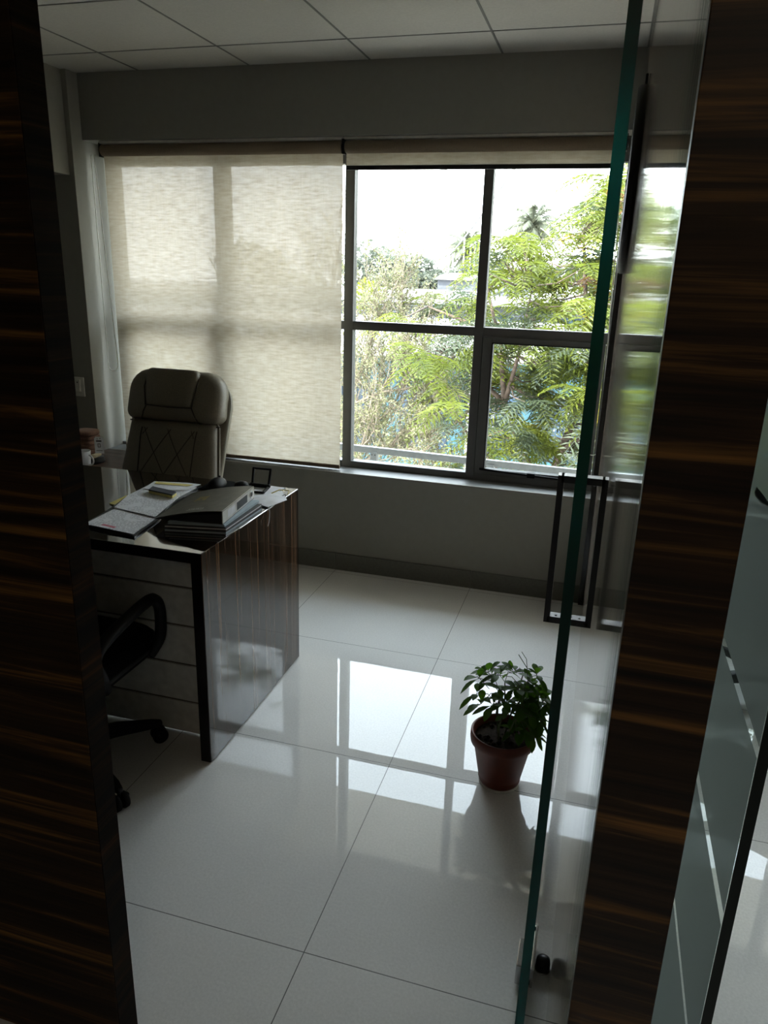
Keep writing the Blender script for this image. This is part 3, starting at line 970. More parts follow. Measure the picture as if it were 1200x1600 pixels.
# ---------------------------------------------------------------- things on the desk
# open folder with printed sheets
fo = MB().prism([(-1.600, 1.990), (-1.375, 1.945), (-1.400, 2.125), (-1.475, 2.34), (-1.470, 2.545), (-1.675, 2.520), (-1.655, 2.310), (-1.620, 2.150)], DZ + .0003, DZ + .0065)
top(fo, 'document_folder', 'dark_cover', 'thin black folder lying open under printed papers on desk', 'folder')
top(MB().sheet([(-1.592, 1.986, DZ + .010), (-1.500, 1.968, DZ + .012), (-1.385, 1.955, DZ + .010), (-1.408, 2.128, DZ + .009), (-1.602, 2.170, DZ + .009)], .0015),
    'printed_sheet', 'print', 'printed white sheet nearest desk front with a pink mark', 'paper', 'printed sheets in the open folder')
top(MB().sheet([(-1.604, 2.165, DZ + .013), (-1.412, 2.122, DZ + .014), (-1.462, 2.36, DZ + .013), (-1.468, 2.50, DZ + .012), (-1.655, 2.455, DZ + .012), (-1.648, 2.31, DZ + .013)], .0015),
    'printed_sheet', 'print', 'printed white sheet lying across middle of open folder', 'paper', 'printed sheets in the open folder')
top(MB().sheet([(-1.640, 2.40, DZ + .0155), (-1.585, 2.40, DZ + .016), (-1.480, 2.44, DZ + .016), (-1.468, 2.535, DZ + .015), (-1.530, 2.53, DZ + .017), (-1.66, 2.505, DZ + .015)], .0012),
    'paper_sheet', 'paper', 'crumpled white sheet at far end of open folder', 'paper', 'printed sheets in the open folder')
top(MB().sheet([(-1.635, 2.470, DZ + .0175), (-1.500, 2.485, DZ + .0175), (-1.490, 2.512, DZ + .0175), (-1.645, 2.497, DZ + .0175)], .001),
    'yellow_strip', 'yellow_paper', 'long yellow paper strip on far end of folder', 'paper')
top(MB().sheet([(-1.533, 1.990, DZ + .0117), (-1.475, 1.978, DZ + .0121), (-1.472, 1.990, DZ + .0121), (-1.530, 2.002, DZ + .0117)], .0004),
    'pink_sticker', 'pink', 'small pink strip on corner of nearest printed sheet', 'sticker')
np_ = empty('note_block', (-1.53, 2.365, DZ + .016), 'small grey and yellow block lying on printed papers', 'note pad')
MB().prism([(-1.585, 2.352), (-1.468, 2.325), (-1.475, 2.365), (-1.595, 2.395)], DZ + .0162, DZ + .026).build('yellow_pages', 'yellow_paper', np_)
MB().prism([(-1.585, 2.352), (-1.468, 2.325), (-1.475, 2.365), (-1.595, 2.395)], DZ + .0262, DZ + .031).build('grey_cover', 'grey_wall', np_)
top(MB().sheet([(-1.668, 2.225, DZ + .004), (-1.610, 2.205, DZ + .005), (-1.618, 2.30, DZ + .008), (-1.665, 2.325, DZ + .006)], .0035),
    'yellow_envelope', 'yellow_paper', 'yellow envelope corner sticking out left of printed papers', 'envelope')

# stack of books and binder
def slab(name, poly, z0, z1, cover, edge, label, group=None, cat='book'):
    cx = sum(p[0] for p in poly) / len(poly); cy = sum(p[1] for p in poly) / len(poly)
    t = empty(name, (cx, cy, z0), label, cat, group)
    g_ = MB().prism(poly, z0, z0 + .002).prism(poly, z1 - .002, z1)
    g_.build('cover', cover, t)
    inn = [(cx + (p[0] - cx) * .985, cy + (p[1] - cy) * .985) for p in poly]
    MB().prism(inn, z0 + .002, z1 - .002).build('pages', edge, t)
    return t
slab('dark_book', [(-1.322, 2.032), (-1.118, 2.074), (-1.122, 2.36), (-1.335, 2.32)], DZ + .0003, DZ + .012, 'dark_cover', 'blue_cover',
     'dark covered book lowest in the stack under the binder', 'books under the binder')
slab('dark_book', [(-1.325, 2.038), (-1.120, 2.080), (-1.126, 2.365), (-1.338, 2.325)], DZ + .0125, DZ + .022, 'dark_cover', 'paper',
     'dark covered book second from bottom under the binder', 'books under the binder')
slab('pale_blue_book', [(-1.318, 2.050), (-1.130, 2.088), (-1.142, 2.378), (-1.338, 2.335)], DZ + .0225, DZ + .031, 'blue_cover', 'blue_cover',
     'pale blue book directly under the silver-spined binder', 'books under the binder')
bz0, bz1 = DZ + .0315, DZ + .077
A_, B_ = Vector((-1.134, 2.085, 0)), Vector((-1.169, 2.392, 0))
dY = (B_ - A_).normalized()
dX = Vector((dY.y, -dY.x, 0)) * -1
P_ = lambda a, b, z: tuple(A_ + dX * a + dY * b) [:2] + (z,)
bd = empty('lever_arch_binder', tuple((A_ + dX * .12 + dY * .15))[:2] + (bz0,), 'grey lever arch binder with silver spine on top of book stack', 'binder')
W_, L_ = .24, .309
# spine board
MB().add([P_(0, 0, bz0), P_(0, L_, bz0), P_(0, L_, bz1), P_(0, 0, bz1), P_(.003, 0, bz0), P_(.003, L_, bz0), P_(.003, L_, bz1), P_(.003, 0, bz1)],
         [(0, 1, 2, 3), (7, 6, 5, 4), (3, 2, 6, 7), (0, 4, 5, 1), (0, 3, 7, 4), (1, 5, 6, 2)]).build('spine', 'binder_spine', bd)
# top cover sagging to the left
cvs, cfs = [], []
for i in range(13):
    a = W_ * i / 12
    z = bz1 - (.044) * (i / 12) ** 1.6
    for b in (0, L_):
        cvs.append(P_(a, b, z)); cvs.append(P_(a, b, z - .0025))
for i in range(12):
    q = i * 4
    cfs += [(q, q + 2, q + 6, q + 4), (q + 1, q + 5, q + 7, q + 3), (q, q + 4, q + 5, q + 1), (q + 2, q + 3, q + 7, q + 6)]
cfs += [(0, 1, 3, 2), (48, 50, 51, 49)]
cov = MB().add(cvs, cfs).build('top_cover', 'binder', bd)
MB().prism([P_(.0, .0, 0)[:2], P_(.0, L_, 0)[:2], P_(W_, L_, 0)[:2], P_(W_, 0, 0)[:2]], bz0, bz0 + .0025).build('bottom_cover', 'dark_cover', bd)
MB().add([P_(.006, .006, bz0 + .003), P_(.006, L_ - .006, bz0 + .003), P_(W_ - .03, L_ - .006, bz0 + .003), P_(W_ - .03, .006, bz0 + .003),
          P_(.006, .006, bz1 - .010), P_(.006, L_ - .006, bz1 - .010), P_(W_ - .03, L_ - .006, bz0 + .008), P_(W_ - .03, .006, bz0 + .008)],
         [(0, 1, 2, 3), (7, 6, 5, 4), (0, 4, 5, 1), (1, 5, 6, 2), (2, 6, 7, 3), (3, 7, 4, 0)]).build('page_block', 'dark_cover', bd)
sp_ = MB()
for b0, b1, z0, z1, mi in ((.045, .115, .010, .036, 0), (.13, .235, .008, .036, 1)):
    sp_.add([P_(-.0006, b0, bz0 + z0), P_(-.0006, b1, bz0 + z0), P_(-.0006, b1, bz0 + z1), P_(-.0006, b0, bz0 + z1)], [(0, 1, 2, 3)], mi)
sp_.build('spine_label', ['paper', 'dark_metal'], bd)
ring = []
for i in range(20):
    t = 2 * math.pi * i / 20
    ring.append(P_(-.001, .275 + .011 * math.cos(t), bz0 + .024 + .011 * math.sin(t)))
fh = MB().tube(ring, .002, 6, closed=True).build('finger_ring', 'chrome', bd)
hole = MB().add([P_(-.0012, .275 + .0095 * math.cos(2 * math.pi * i / 20), bz0 + .024 + .0095 * math.sin(2 * math.pi * i / 20)) for i in range(20)], [tuple(range(20))])
hole.build('finger_hole', 'rubber', fh)
# silver printed line and a small gold emblem on the cover (unreadable lettering)
pr_ = MB()
def cz(a): return bz1 - .044 * (a / W_) ** 1.6 + .0006
def patch(a0, a1, b0, b1, mi):
    pr_.add([P_(a0, b0, cz(a0)), P_(a0, b1, cz(a0)), P_(a1, b1, cz(a1)), P_(a1, b0, cz(a1))], [(0, 1, 2, 3)], mi)
for i in range(7): patch(.082 + i * .008, .087 + i * .008, .035 + (.003 if i % 2 else 0), .045, 0)
patch(.080, .140, .028, .031, 0)
pr_.build('cover_lettering', ['silver_ink', 'gold_ink'], cov)
pr_ = MB()
for i in range(5): patch(.125 + i * .008, .130 + i * .008, .17 - .012 * abs(i - 2), .20, 1)
patch(.12, .17, .155, .158, 1)
pr_.build('cover_emblem', ['silver_ink', 'gold_ink'], cov)

# mouse pad, mouse, curled thing behind binder
top(MB().prism([(-1.475, 2.515), (-1.465, 2.660), (-1.290, 2.655), (-1.275, 2.52)], DZ + .0003, DZ + .003), 'mouse_pad', 'black_fabric', 'black mouse pad behind binder on desk', 'mouse pad')
ms = empty('computer_mouse', (-1.425, 2.60, DZ + .003), 'glossy black computer mouse on pad behind binder', 'mouse')
MB().ball((-1.425, 2.585, DZ + .005), .055, 24, (.58, 1, .52)).build('body', 'black', ms)
MB().lathe([(.005, -.004), (.006, 0), (.005, .004)], (-1.425, 2.61, DZ + .031), 12, axis='X').build('scroll_wheel', 'dark_metal', ms)
cp = MB().lathe([(.028, 0), (.031, .006), (.026, .020), (.010, .027), (.002, .028)], (-1.318, 2.585, DZ + .0035), 24)
top(cp, 'black_dome_cap', 'black', 'small black dome beside mouse behind binder', 'cap')

# foldable phone stand
ps = empty('phone_stand', (-1.245, 2.60, DZ), 'black open-frame phone stand near back corner of desk', 'phone stand')
z_ = DZ + .004
pa, pb, pc, pd_ = (-1.290, 2.62), (-1.218, 2.625), (-1.205, 2.545), (-1.275, 2.535)
b_ = MB()
for p, q in ((pa, pb), (pb, pc), (pc, pd_), (pd_, pa)): b_.beam((*p, z_ + .003), (*q, z_ + .003), .010, .008)
b_.build('base', 'black', ps, .001)
u_ = MB()
za, zb_ = z_ + .004, DZ + .075
u_.beam((-1.288, 2.622, za), (-1.289, 2.640, zb_), .009, .007, (0, 1, 0))
u_.beam((-1.219, 2.625, za), (-1.216, 2.643, zb_), .009, .007, (0, 1, 0))
u_.beam((-1.293, 2.640, zb_), (-1.212, 2.643, zb_), .007, .008)
u_.build('upright_frame', 'black', ps, .001)
MB().lathe([(.007, -.042), (.007, .042)], (-1.2535, 2.622, z_ + .008), 12, axis='X').build('hinge', 'black', ps)

# loose papers at the right edge of the desk
top(MB().sheet([(-1.365, 2.640, DZ + .002), (-1.285, 2.50, DZ + .002), (-1.18, 2.45, DZ + .003), (-1.158, 2.655, DZ + .002), (-1.27, 2.662, DZ + .002)], .0015),
    'paper_sheet', 'paper', 'white paper lying under the phone stand', 'paper', 'loose papers at the desk corner')
crv = MB()
n = 10
vs = []
for i in range(n + 1):
    t = i / n
    a = Vector((-1.215, 2.43, DZ + .010)).lerp(Vector((-1.150, 2.600, DZ + .006)), t)
    b = Vector((-1.112, 2.385, DZ + .006)).lerp(Vector((-1.086, 2.500, DZ + .004)), t)
    mid = (a + b) / 2 + Vector((0, 0, .010 * math.sin(math.pi * t)))
    for p in (a, mid, b): vs.append(tuple(p))
for_ = [(i * 3 + j, i * 3 + j + 1, i * 3 + j + 4, i * 3 + j + 3) for i in range(n) for j in range(2)]
crv.add(vs + [(p[0], p[1], p[2] - .0012) for p in vs], for_ + [tuple(3 * (n + 1) + q for q in reversed(f)) for f in for_], 0, True)
top(crv, 'paper_sheet', 'paper', 'curled bluish-white paper hanging over desk edge behind binder', 'paper', 'loose papers at the desk corner')
top(MB().tube([(-1.130, 2.452, DZ + .0045), (-1.118, 2.530, DZ + .0045), (-1.122, 2.580, DZ + .0045)], [.0035, .004, .002], 8), 'ballpoint_pen', 'black', 'thin black pen near right back corner of desk', 'pen')
top(MB().tube([(-1.170, 2.545, DZ + .008), (-1.150, 2.575, DZ + .016), (-1.115, 2.590, DZ + .012), (-1.112, 2.570, DZ + .003)], .002, 6), 'curled_strip', 'yellow_paper', 'small curled cream strip beside black pen', 'strip')
top(MB().tube([(-1.118, 2.395, DZ + .004), (-1.106, 2.385, DZ + .0035), (-1.099, 2.372, DZ - .010), (-1.094, 2.355, DZ - .038), (-1.097, 2.350, DZ - .055)], .0016, 6), 'loose_string', 'paper', 'short white string hanging over right desk edge', 'string')

# ---------------------------------------------------------------- potted plant
PX, PY = -.172, 2.112
pp = empty('potted_plant', (PX, PY, 0), 'small umbrella plant in terracotta pot on floor near glass door', 'potted plant')
pot = MB().lathe([(.060, .006), (.066, .012), (.069, .022), (.066, .030), (.070, .034), (.092, .150), (.094, .152), (.102, .155), (.104, .168), (.103, .190), (.098, .193), (.094, .188), (.088, .165), (.086, .160)], (PX, PY, 0), 48).build('pot', 'terracotta', pp)
MB().lathe([(.064, 0), (.066, .001), (.066, .006), (.060, .007)], (PX, PY, 0), 40).build('foot_ring', 'white', pot)
so_ = MB()
so_.lathe([(.088, .150), (.088, .168), (.05, .172), (.002, .176)], (PX, PY, 0), 32)
for i in range(40):
    a, r = random.uniform(0, 6.28), .08 * math.sqrt(random.random())
    so_.ball((PX + r * math.cos(a), PY + r * math.sin(a), .172), random.uniform(.004, .010), 6)
so_.build('soil', 'soil', pp)
stems, leaves = MB(), MB()
def leaflet(base, d, L, w, droop):
    d = Vector(d).normalized()
    side = d.cross(Vector((0, 0, 1)))
    if side.length < .1: side = Vector((1, 0, 0))
    side.normalize()
    up = side.cross(d)
    prof = [(0, .04), (.15, .35), (.35, .85), (.58, 1.0), (.8, .72), (.93, .3), (1, .02)]
    vs = []
    p = Vector(base)
    last = 0
    for t, ww in prof:
        p = p + d * (t - last) * L + Vector((0, 0, -droop * L * (t * t - last * last)))
        last = t
        for k_ in (-1, 0, 1):
            vs.append(p + side * k_ * ww * w / 2 + up * (.10 * w * abs(k_) * ww))
    fs = [(i * 3 + j, i * 3 + j + 1, i * 3 + j + 4, i * 3 + j + 3) for i in range(len(prof) - 1) for j in range(2)]
    leaves.add(vs, fs, 0, True)
def compound(tip, d, n, L):
    d = Vector(d).normalized()
    a0 = random.uniform(0, 6.28)
    u = d.cross(Vector((0, 0, 1)))
    if u.length < .1: u = Vector((1, 0, 0))
    u.normalize(); w_ = d.cross(u)
    for i in range(n):
        a = a0 + 2 * math.pi * i / n + random.uniform(-.2, .2)
        dd = (u * math.cos(a) + w_ * math.sin(a)) + d * random.uniform(.2, .55)
        b = Vector(tip) + dd * .008
        stems.tube([tip, b], .0008, 4)
        leaflet(b, dd, L * random.uniform(.8, 1.1), L * .42, random.uniform(.1, .45))
mains = []
for i in range(9):
    a = i * 2.4 + .3
    r0 = .045 * random.random() + .01
    b = Vector((PX + r0 * math.cos(a), PY + r0 * math.sin(a), .17))
    lean = Vector((math.cos(a) * random.uniform(.02, .07) + (.015), math.sin(a) * .06, random.uniform(.10, .20)))
    pts = [b, b + lean * .5 + Vector((random.uniform(-.01, .01), random.uniform(-.01, .01), .0)), b + lean]
    stems.tube(pts, [.0035, .003, .0022], 6)
    mains.append(pts)
targets = [(-.100, .02, .255), (-.095, -.01, .215), (-.06, .03, .275), (-.02, 0, .29), (.025, .04, .285), (.065, .02, .27), (.10, .0, .235), (.115, .03, .20), (.09, -.03, .18),
           (-.08, .0, .175), (.12, -.01, .24), (.05, -.04, .22), (0, -.05, .23), (-.04, -.05, .21), (.08, .06, .235), (-.05, .07, .24), (0, .08, .26), (.10, -.05, .13), (.075, -.06, .15), (.03, .0, .25), (-.01, .02, .225), (.09, .02, .30),
           (.055, -.02, .17), (.075, .0, .20), (.02, -.03, .17), (.10, .05, .16), (.03, .05, .20), (.06, .01, .235), (-.03, .03, .185), (.115, -.03, .17), (.06, 0, .12), (.08, .02, .14), (.10, 0, .11), (.05, .03, .15), (.02, .02, .17), (.085, -.04, .19), (.04, -.05, .14), (.07, .04, .19), (.0, .0, .19), (-.02, .05, .21), (.045, 0, .20)]
for (dx, dy, dz) in targets:
    tip = Vector((PX + dx + random.uniform(-.008, .008), PY + dy, .10 + dz))
    m_ = min(mains, key=lambda q: (q[-1] - tip).length)
    s0 = m_[-1] if (m_[-1] - tip).length < .12 else m_[1]
    mid = (s0 + tip) / 2 + Vector((0, 0, .02))
    stems.tube([s0, mid, tip], .0012, 5)
    d = Vector((dx, dy, .05)) + Vector((random.uniform(-.03, .03), random.uniform(-.03, .03), 0))
    compound(tip, d, random.choice((5, 6, 7)), random.uniform(.045, .062))
# tall bare curled shoot
sh = [Vector((PX + .05, PY + .02, .30)), Vector((PX + .062, PY + .02, .37)), Vector((PX + .055, PY + .02, .42)), Vector((PX + .025, PY + .02, .462))]
stems.tube(sh, .0014, 5)
stems.tube([sh[2], Vector((PX + .05, PY + .03, .445)), Vector((PX + .033, PY + .03, .468))], .0011, 5)
for p, dv in ((sh[2], (1, 0, -.3)), (sh[1], (-1, 0, .1)), (sh[1], (.8, .2, .3)), (sh[0], (1, .3, .1))): leaflet(p, dv, .034, .016, .2)
for p in ((-.095, .0, .375),): stems.tube([(PX - .055, PY, .335), (PX + p[0] + .02, PY, .355), (PX + p[0], PY, .372), (PX + p[0] - .008, PY, .368)], .0011, 5)
stems.build('stem', 'stem', pp)
leaves.build('foliage', 'pot_leaf', pp)

# ---------------------------------------------------------------- unseen corridor lamp, added to brighten the veneer and desk front
cl_ = empty('corridor_fill_light', (.45, -1.3, H - .02), 'unseen square fill light added in corridor behind the viewpoint', 'ceiling light')
k = NT('fill_lamp_diffuser')
em = k.n('ShaderNodeEmission'); em.inputs[0].default_value = (1, .83, .62, 1); em.inputs[1].default_value = 5.5
k.l(em.outputs[0], k.out.inputs[0])
M['lamp'] = k.m
MB().box((.20, -1.55, H - .018), (.70, -1.05, H - .002)).build('diffuser', 'lamp', cl_)
lf = MB()
for a, b in (((.18, -1.57), (.20, -1.03)), ((.70, -1.57), (.72, -1.03)), ((.20, -1.57), (.70, -1.55)), ((.20, -1.05), (.70, -1.03))):
    lf.box((a[0], a[1], H - .02), (b[0], b[1], H - .001))
lf.build('frame', 'white', cl_)

# ================================================================ outside
struct(MB().box((-90, 3.95, -4.7), (60, 140, -4.5)), 'ground', 'ground')
rl = empty('window_railing', (-1.2, 4.3, .30), 'grey aluminium safety rail outside just below window', 'railing')
MB().beam((-3.2, 4.3, .575), (.6, 4.3, .515), .03, .040).build('rail', 'frame_light', rl, .003)
for x in (-2.46, -1.87, -1.28, -.56, .05):
    zt = .570 - (x + 3.2) * .0158
    MB().box((x - .021, 4.275, -.08), (x + .021, 4.32, zt)).lathe([(.004, -.003), (.004, 0)], (x - .01, 4.275, zt - .02), 8, 1, 'Y').lathe([(.004, -.003), (.004, 0)], (x + .01, 4.275, zt - .02), 8, 1, 'Y').build('post', ['frame_light', 'rubber'], rl, .002)
MB().beam((-3.2, 4.3, .12), (.6, 4.3, .10), .03, .03).build('lower_rail', 'frame_light', rl)
struct(MB().box((-3.6, YO, -.2), (3.4, 4.36, -.08)), 'trim_5', 'concrete', .01)
struct(MB().box((-4.0, YO, 2.24), (4.2, 4.62, 2.34)), 'trim_8', 'sunshade', .005)

# ---- teal building
tb = empty('teal_building', (-6, 22, -4.5), 'long teal-walled building with white sheet roof beyond trees', 'building')
MB().box((-26, 18, -4.5), (5, 24, -.30)).build('wall', 'teal', tb)
rf = MB()
rf.add([(-27, 17.3, -.02), (6, 17.3, -.02), (6, 24, .22), (-27, 24, .22), (-27, 17.3, -.32), (6, 17.3, -.32), (6, 24, -.08), (-27, 24, -.08)],
       [(0, 1, 2, 3), (7, 6, 5, 4), (0, 4, 5, 1), (1, 5, 6, 2), (2, 6, 7, 3), (3, 7, 4, 0)])
rfo = rf.build('roof', 'roof', tb)
sm = MB()
x = -26
while x < 6:
    sm.beam((x, 17.3, 0), (x, 24, .24), .06, .05); x += .9
sm.build('roof_rib', 'roof', rfo)
for i in range(16):
    x = -24 + i * 1.75
    w_ = MB().box((x, 17.94, -2.6), (x + 1.25, 18.0, -1.15)).build('window', 'blue_dark', tb)
    MB().box((x - .05, 17.9, -1.15), (x + 1.3, 17.99, -1.08)).box((x + .58, 17.9, -2.6), (x + .66, 17.99, -1.15)).build('window_bar', 'grey_wall', w_)
for i in range(8):
    x = -24 + i * 3.5
    MB().box((x, 17.8, -4.5), (x + .25, 17.99, -.35)).build('pilaster', 'roof', tb)
rr = empty('rooftop_railing', (-8, 23, .2), 'thin grey railing along the white roof edge', 'railing')
for z in (.35, .55, .75): MB().tube([(-16, 23.5, z), (-5.2, 23.5, z + .05)], .018, 6).build('rail', 'grey_wall', rr)
for i in range(7): MB().tube([(-16 + i * 1.8, 23.5, .2), (-16 + i * 1.8, 23.5, .80)], .02, 6).build('post', 'grey_wall', rr)

wbld = empty('white_roof_building', (-8, 34, -4.5), 'white flat-roofed building behind teal building', 'building')
MB().box((-30, 30, -4.5), (3, 38, .55)).build('wall', 'grey_wall', wbld)
MB().box((-30.5, 29.6, .45), (3.5, 38.4, .80)).build('roof', 'roof', wbld)
for i in range(9): MB().box((-28 + i * 3.3, 29.95, -.6), (-26.6 + i * 3.3, 30, .1)).build('window', 'blue_dark', wbld)

db = empty('domed_shed', (-7.5, 40, -4.5), 'small grey shed with white domed roof among far trees', 'shed')
MB().box((-8.4, 38.6, -4.5), (-6.6, 40.6, 1.28)).build('wall', 'grey_wall', db)
dm = MB()
vs = []
for yy in (38.4, 40.8):
    for i in range(13):
        a = math.pi * i / 12
        vs.append((-7.5 - .72 * 1.35 * math.cos(a), yy, 1.28 + .34 * math.sin(a)))
dm.add(vs, [(i, i + 1, 14 + i, 13 + i) for i in range(12)] + [tuple(range(12, -1, -1)), tuple(range(13, 26))])
dm.build('dome_roof', 'roof', db)
gb = empty('rooftop_cabin', (-4.2, 31, .8), 'grey rooftop cabin with small ladder seen through tree', 'cabin')
MB().box((-4.9, 30.5, .8), (-3.2, 32.5, 1.75)).build('wall', 'grey_wall', gb)
MB().box((-5.0, 30.4, 1.75), (-3.1, 32.6, 1.85)).build('roof', 'roof', gb)
ld = MB()
for x in (-3.9, -3.6): ld.tube([(x, 30.4, .8), (x, 30.4, 1.7)], .02, 6)
for i in range(6): ld.tube([(-3.9, 30.4, .9 + i * .14), (-3.6, 30.4, .9 + i * .14)], .015, 6)
ld.build('ladder', 'roof', gb)
for i, (x, h_) in enumerate(((-9.6, 3.0), (-9.35, 2.7), (-8.7, 3.6), (-8.3, 3.3), (-8.05, 3.5), (-7.75, 3.1), (-7.5, 3.0))):
    word = ('leftmost', 'second from left', 'third from left', 'middle', 'third from right', 'second from right', 'rightmost')[i]
    top(MB().tube([(x, 47, -4.5), (x, 47, h_)], .05, 6), 'rebar_pole', 'wire', 'thin grey pole behind far trees, ' + word + ' of the row', 'pole', 'poles behind the far trees')
# overhead wires
def wire(p, q, sag, label):
    p, q = Vector(p), Vector(q)
    pts = [p.lerp(q, i / 24) - Vector((0, 0, sag * 4 * (i / 24) * (1 - i / 24))) for i in range(25)]
    top(MB().tube(pts, .034, 5), 'overhead_wire', 'wire', label, 'wire', 'overhead wires')
wire((-1.0, 12, 3.9), (-9.4, 46, 2.6), .15, 'longest thin overhead wire crossing sky behind left open pane')
wire((-1.2, 12, 3.85), (-3.6, 16, 3.5), .02, 'short overhead wire near mullion at top of left open pane')
wire((.2, 14, 3.6), (-4.5, 44, 3.0), .3, 'faint overhead wire low across sky behind right pane')

# ---- trees
def leaf_quads(mb, c, n, rx, ry, rz, size, mi=0, shell=.5):
    for i in range(n):
        while True:
            a = Vector((random.uniform(-1, 1), random.uniform(-1, 1), random.uniform(-1, 1)))
            if shell < a.length < 1: break
        p = Vector((c[0] + a.x * rx, c[1] + a.y * ry, c[2] + a.z * rz))
        u = Vector((random.uniform(-1, 1), random.uniform(-1, 1), random.uniform(-.6, .6))).normalized()
        v_ = u.cross(Vector((random.uniform(-1, 1), random.uniform(-1, 1), random.uniform(-1, 1)))).normalized()
        s_ = size * random.uniform(.6, 1.3)
        mb.add([p - u * s_, p + v_ * s_ * .45, p + u * s_, p - v_ * s_ * .45], [(0, 1, 2, 3)], mi)
def far_tree(x, y, top_z, r, label, mat='far_leaf', n=2600, size=.16, cat='tree', grp='trees beyond the roofs', base=-4.5):
    t = empty('leafy_tree', (x, y, base), label, cat, grp)
    MB().tube([(x, y, base), (x + .1, y, top_z - r * 1.2), (x, y, top_z - r * .6)], [r * .09, r * .07, r * .03], 8).build('trunk', 'bark', t)
    f = MB()
    nb = 14
    for b in range(nb):
        a = random.uniform(0, 6.28)
        rr_ = r * random.uniform(.1, .75)
        cz_ = top_z - r * random.uniform(.28, 1.5)
        k_ = .42
        leaf_quads(f, (x + rr_ * math.cos(a), y + rr_ * math.sin(a) * .8, cz_ - .0), n // nb, r * k_, r * k_, r * .3, size)
    f.build('foliage', mat, t)
far = [(-17.5, 37, 2.9, 2.8, 'haze-paled green tree behind roofs, hidden mostly by the lowered blind'),
       (-12.6, 41, 3.3, 2.4, 'haze-paled grey-green tree behind roofs at left edge of open window'),
       (-10.9, 43, 2.7, 2.0, 'round haze-paled tree second from left above white roof'),
       (-9.2, 42, 1.95, 1.7, 'low rounded haze-paled tree in middle of far tree line'),
       (-7.8, 45, 2.2, 1.8, 'rounded haze-paled tree behind white-domed shed'),
       (-5.9, 44, 2.6, 2.0, 'haze-paled tree right of white-domed shed behind mullion'),
       (-3.6, 42, 2.4, 2.1, 'haze-paled tree below tall palm in far tree line'),
       (-1.0, 43, 2.6, 2.3, 'haze-paled tree far right behind feathery tree')]
for x, y, tz, r, lb in far: far_tree(x, y, tz, r, lb)
far_tree(-8.45, 27, 1.35, .75, 'bright lime green shrub at left edge above white roof', 'lime_leaf', 900, .07, 'shrub', None)

def palm(x, y, zc, L, label, n=20, droop=.5, tall=1.0):
    t = empty('palm_tree', (x, y, -4.5), label, 'palm', 'palms beyond the roofs')
    MB().tube([(x + .3, y, -4.5), (x + .12, y, (zc - 4.5) / 2), (x, y, zc)], [.22, .17, .13], 8).build('trunk', 'palm_bark', t)
    f = MB()
    for i in range(n):
        a = i * 2.399
        el = math.radians(75 - 125 * i / n)
        d = Vector((math.cos(a) * math.cos(el), math.sin(a) * math.cos(el), math.sin(el) * tall))
        p = Vector((x, y, zc))
        pts = [p]
        v_ = d * (L / 10) * (1.12 if i < 6 else 1)
        for s_ in range(10):
            v_ = v_ + Vector((0, 0, -droop * L / 100 * (1 + s_ * .25)))
            pts.append(pts[-1] + v_)
        f.tube(pts, [.035 - .003 * q for q in range(11)], 4)
        for q in range(1, 30):
            k_ = q / 3.0
            i0 = min(int(k_), 9)
            c = pts[i0].lerp(pts[i0 + 1], k_ - i0)
            tan = (pts[i0 + 1] - pts[i0]).normalized()
            sd = tan.cross(Vector((0, 0, 1))).normalized()
            ll = L * .24 * math.sin(math.pi * min(.98, (q + 4) / 34))
            for s2 in (-1, 1):
                e = c + sd * s2 * ll * .62 + tan * ll * .55 + Vector((0, 0, -ll * random.uniform(.35, .75)))
                w2 = tan * .10
                f.add([c - w2, c + w2, e], [(0, 1, 2)])
    f.build('fronds', 'palm_leaf', t)
palm(-6.05, 60, 5.2, 2.8, 'tall coconut palm rising above far trees behind right pane', 36, .62, 1.0)
palm(-9.95, 55, 3.2, 2.5, 'shorter coconut palm beside mullion in left open pane', 32, .6)

# ---- feathery tree close to the window
def inpoly(x, z, P):
    c = False
    j = len(P) - 1
    for i in range(len(P)):
        if (P[i][1] > z) != (P[j][1] > z) and x < (P[j][0] - P[i][0]) * (z - P[i][1]) / (P[j][1] - P[i][1]) + P[i][0]: c = not c
        j = i
    return c
ft = empty('feathery_tree', (-.35, 7.6, -4.5), 'feathery green flame tree filling view behind right window pane', 'tree')
tr = MB()
T0 = Vector((-.30, 7.7, -4.5)); T1 = Vector((-.45, 7.55, -.75)); 
tr.tube([T0, Vector((-.25, 7.65, -2.6)), T1], [.15, .11, .075], 10)
forks = [
    [T1, Vector((-.62, 7.5, -.18)), Vector((-.88, 7.45, .38)), Vector((-.98, 7.5, .95)), Vector((-1.15, 7.6, 1.45))],
    [Vector((-.88, 7.45, .38)), Vector((-.78, 7.4, .85)), Vector((-.70, 7.4, 1.5))],
    [T1, Vector((-.30, 7.6, -.1)), Vector((-.1, 7.7, .6)), Vector((-.2, 7.7, 1.3)), Vector((-.3, 7.7, 2.0))],
    [Vector((-.30, 7.6, -.1)), Vector((.1, 7.4, .3)), Vector((.4, 7.4, 1.1)), Vector((.5, 7.5, 2.1))],
    [T1, Vector((-.85, 7.3, -.30)), Vector((-1.2, 7.2, .1))],
    [Vector((-.98, 7.5, .95)), Vector((-1.35, 7.5, 1.15)), Vector((-1.7, 7.4, 1.28))],
    [Vector((-.88, 7.45, .38)), Vector((-1.2, 7.6, .6)), Vector((-1.55, 7.6, .85))],
    [T1, Vector((-.9, 7.6, -.75)), Vector((-1.3, 7.6, -.6))],
    [T1, Vector((.1, 7.4, -.6)), Vector((.6, 7.3, -.2))],
    [Vector((-.25, 7.65, -2.6)), Vector((.2, 7.6, -1.7)), Vector((.9, 7.6, -.9)), Vector((1.2, 7.6, .2)), Vector((1.1, 7.6, 1.6))],
]
nodes = []
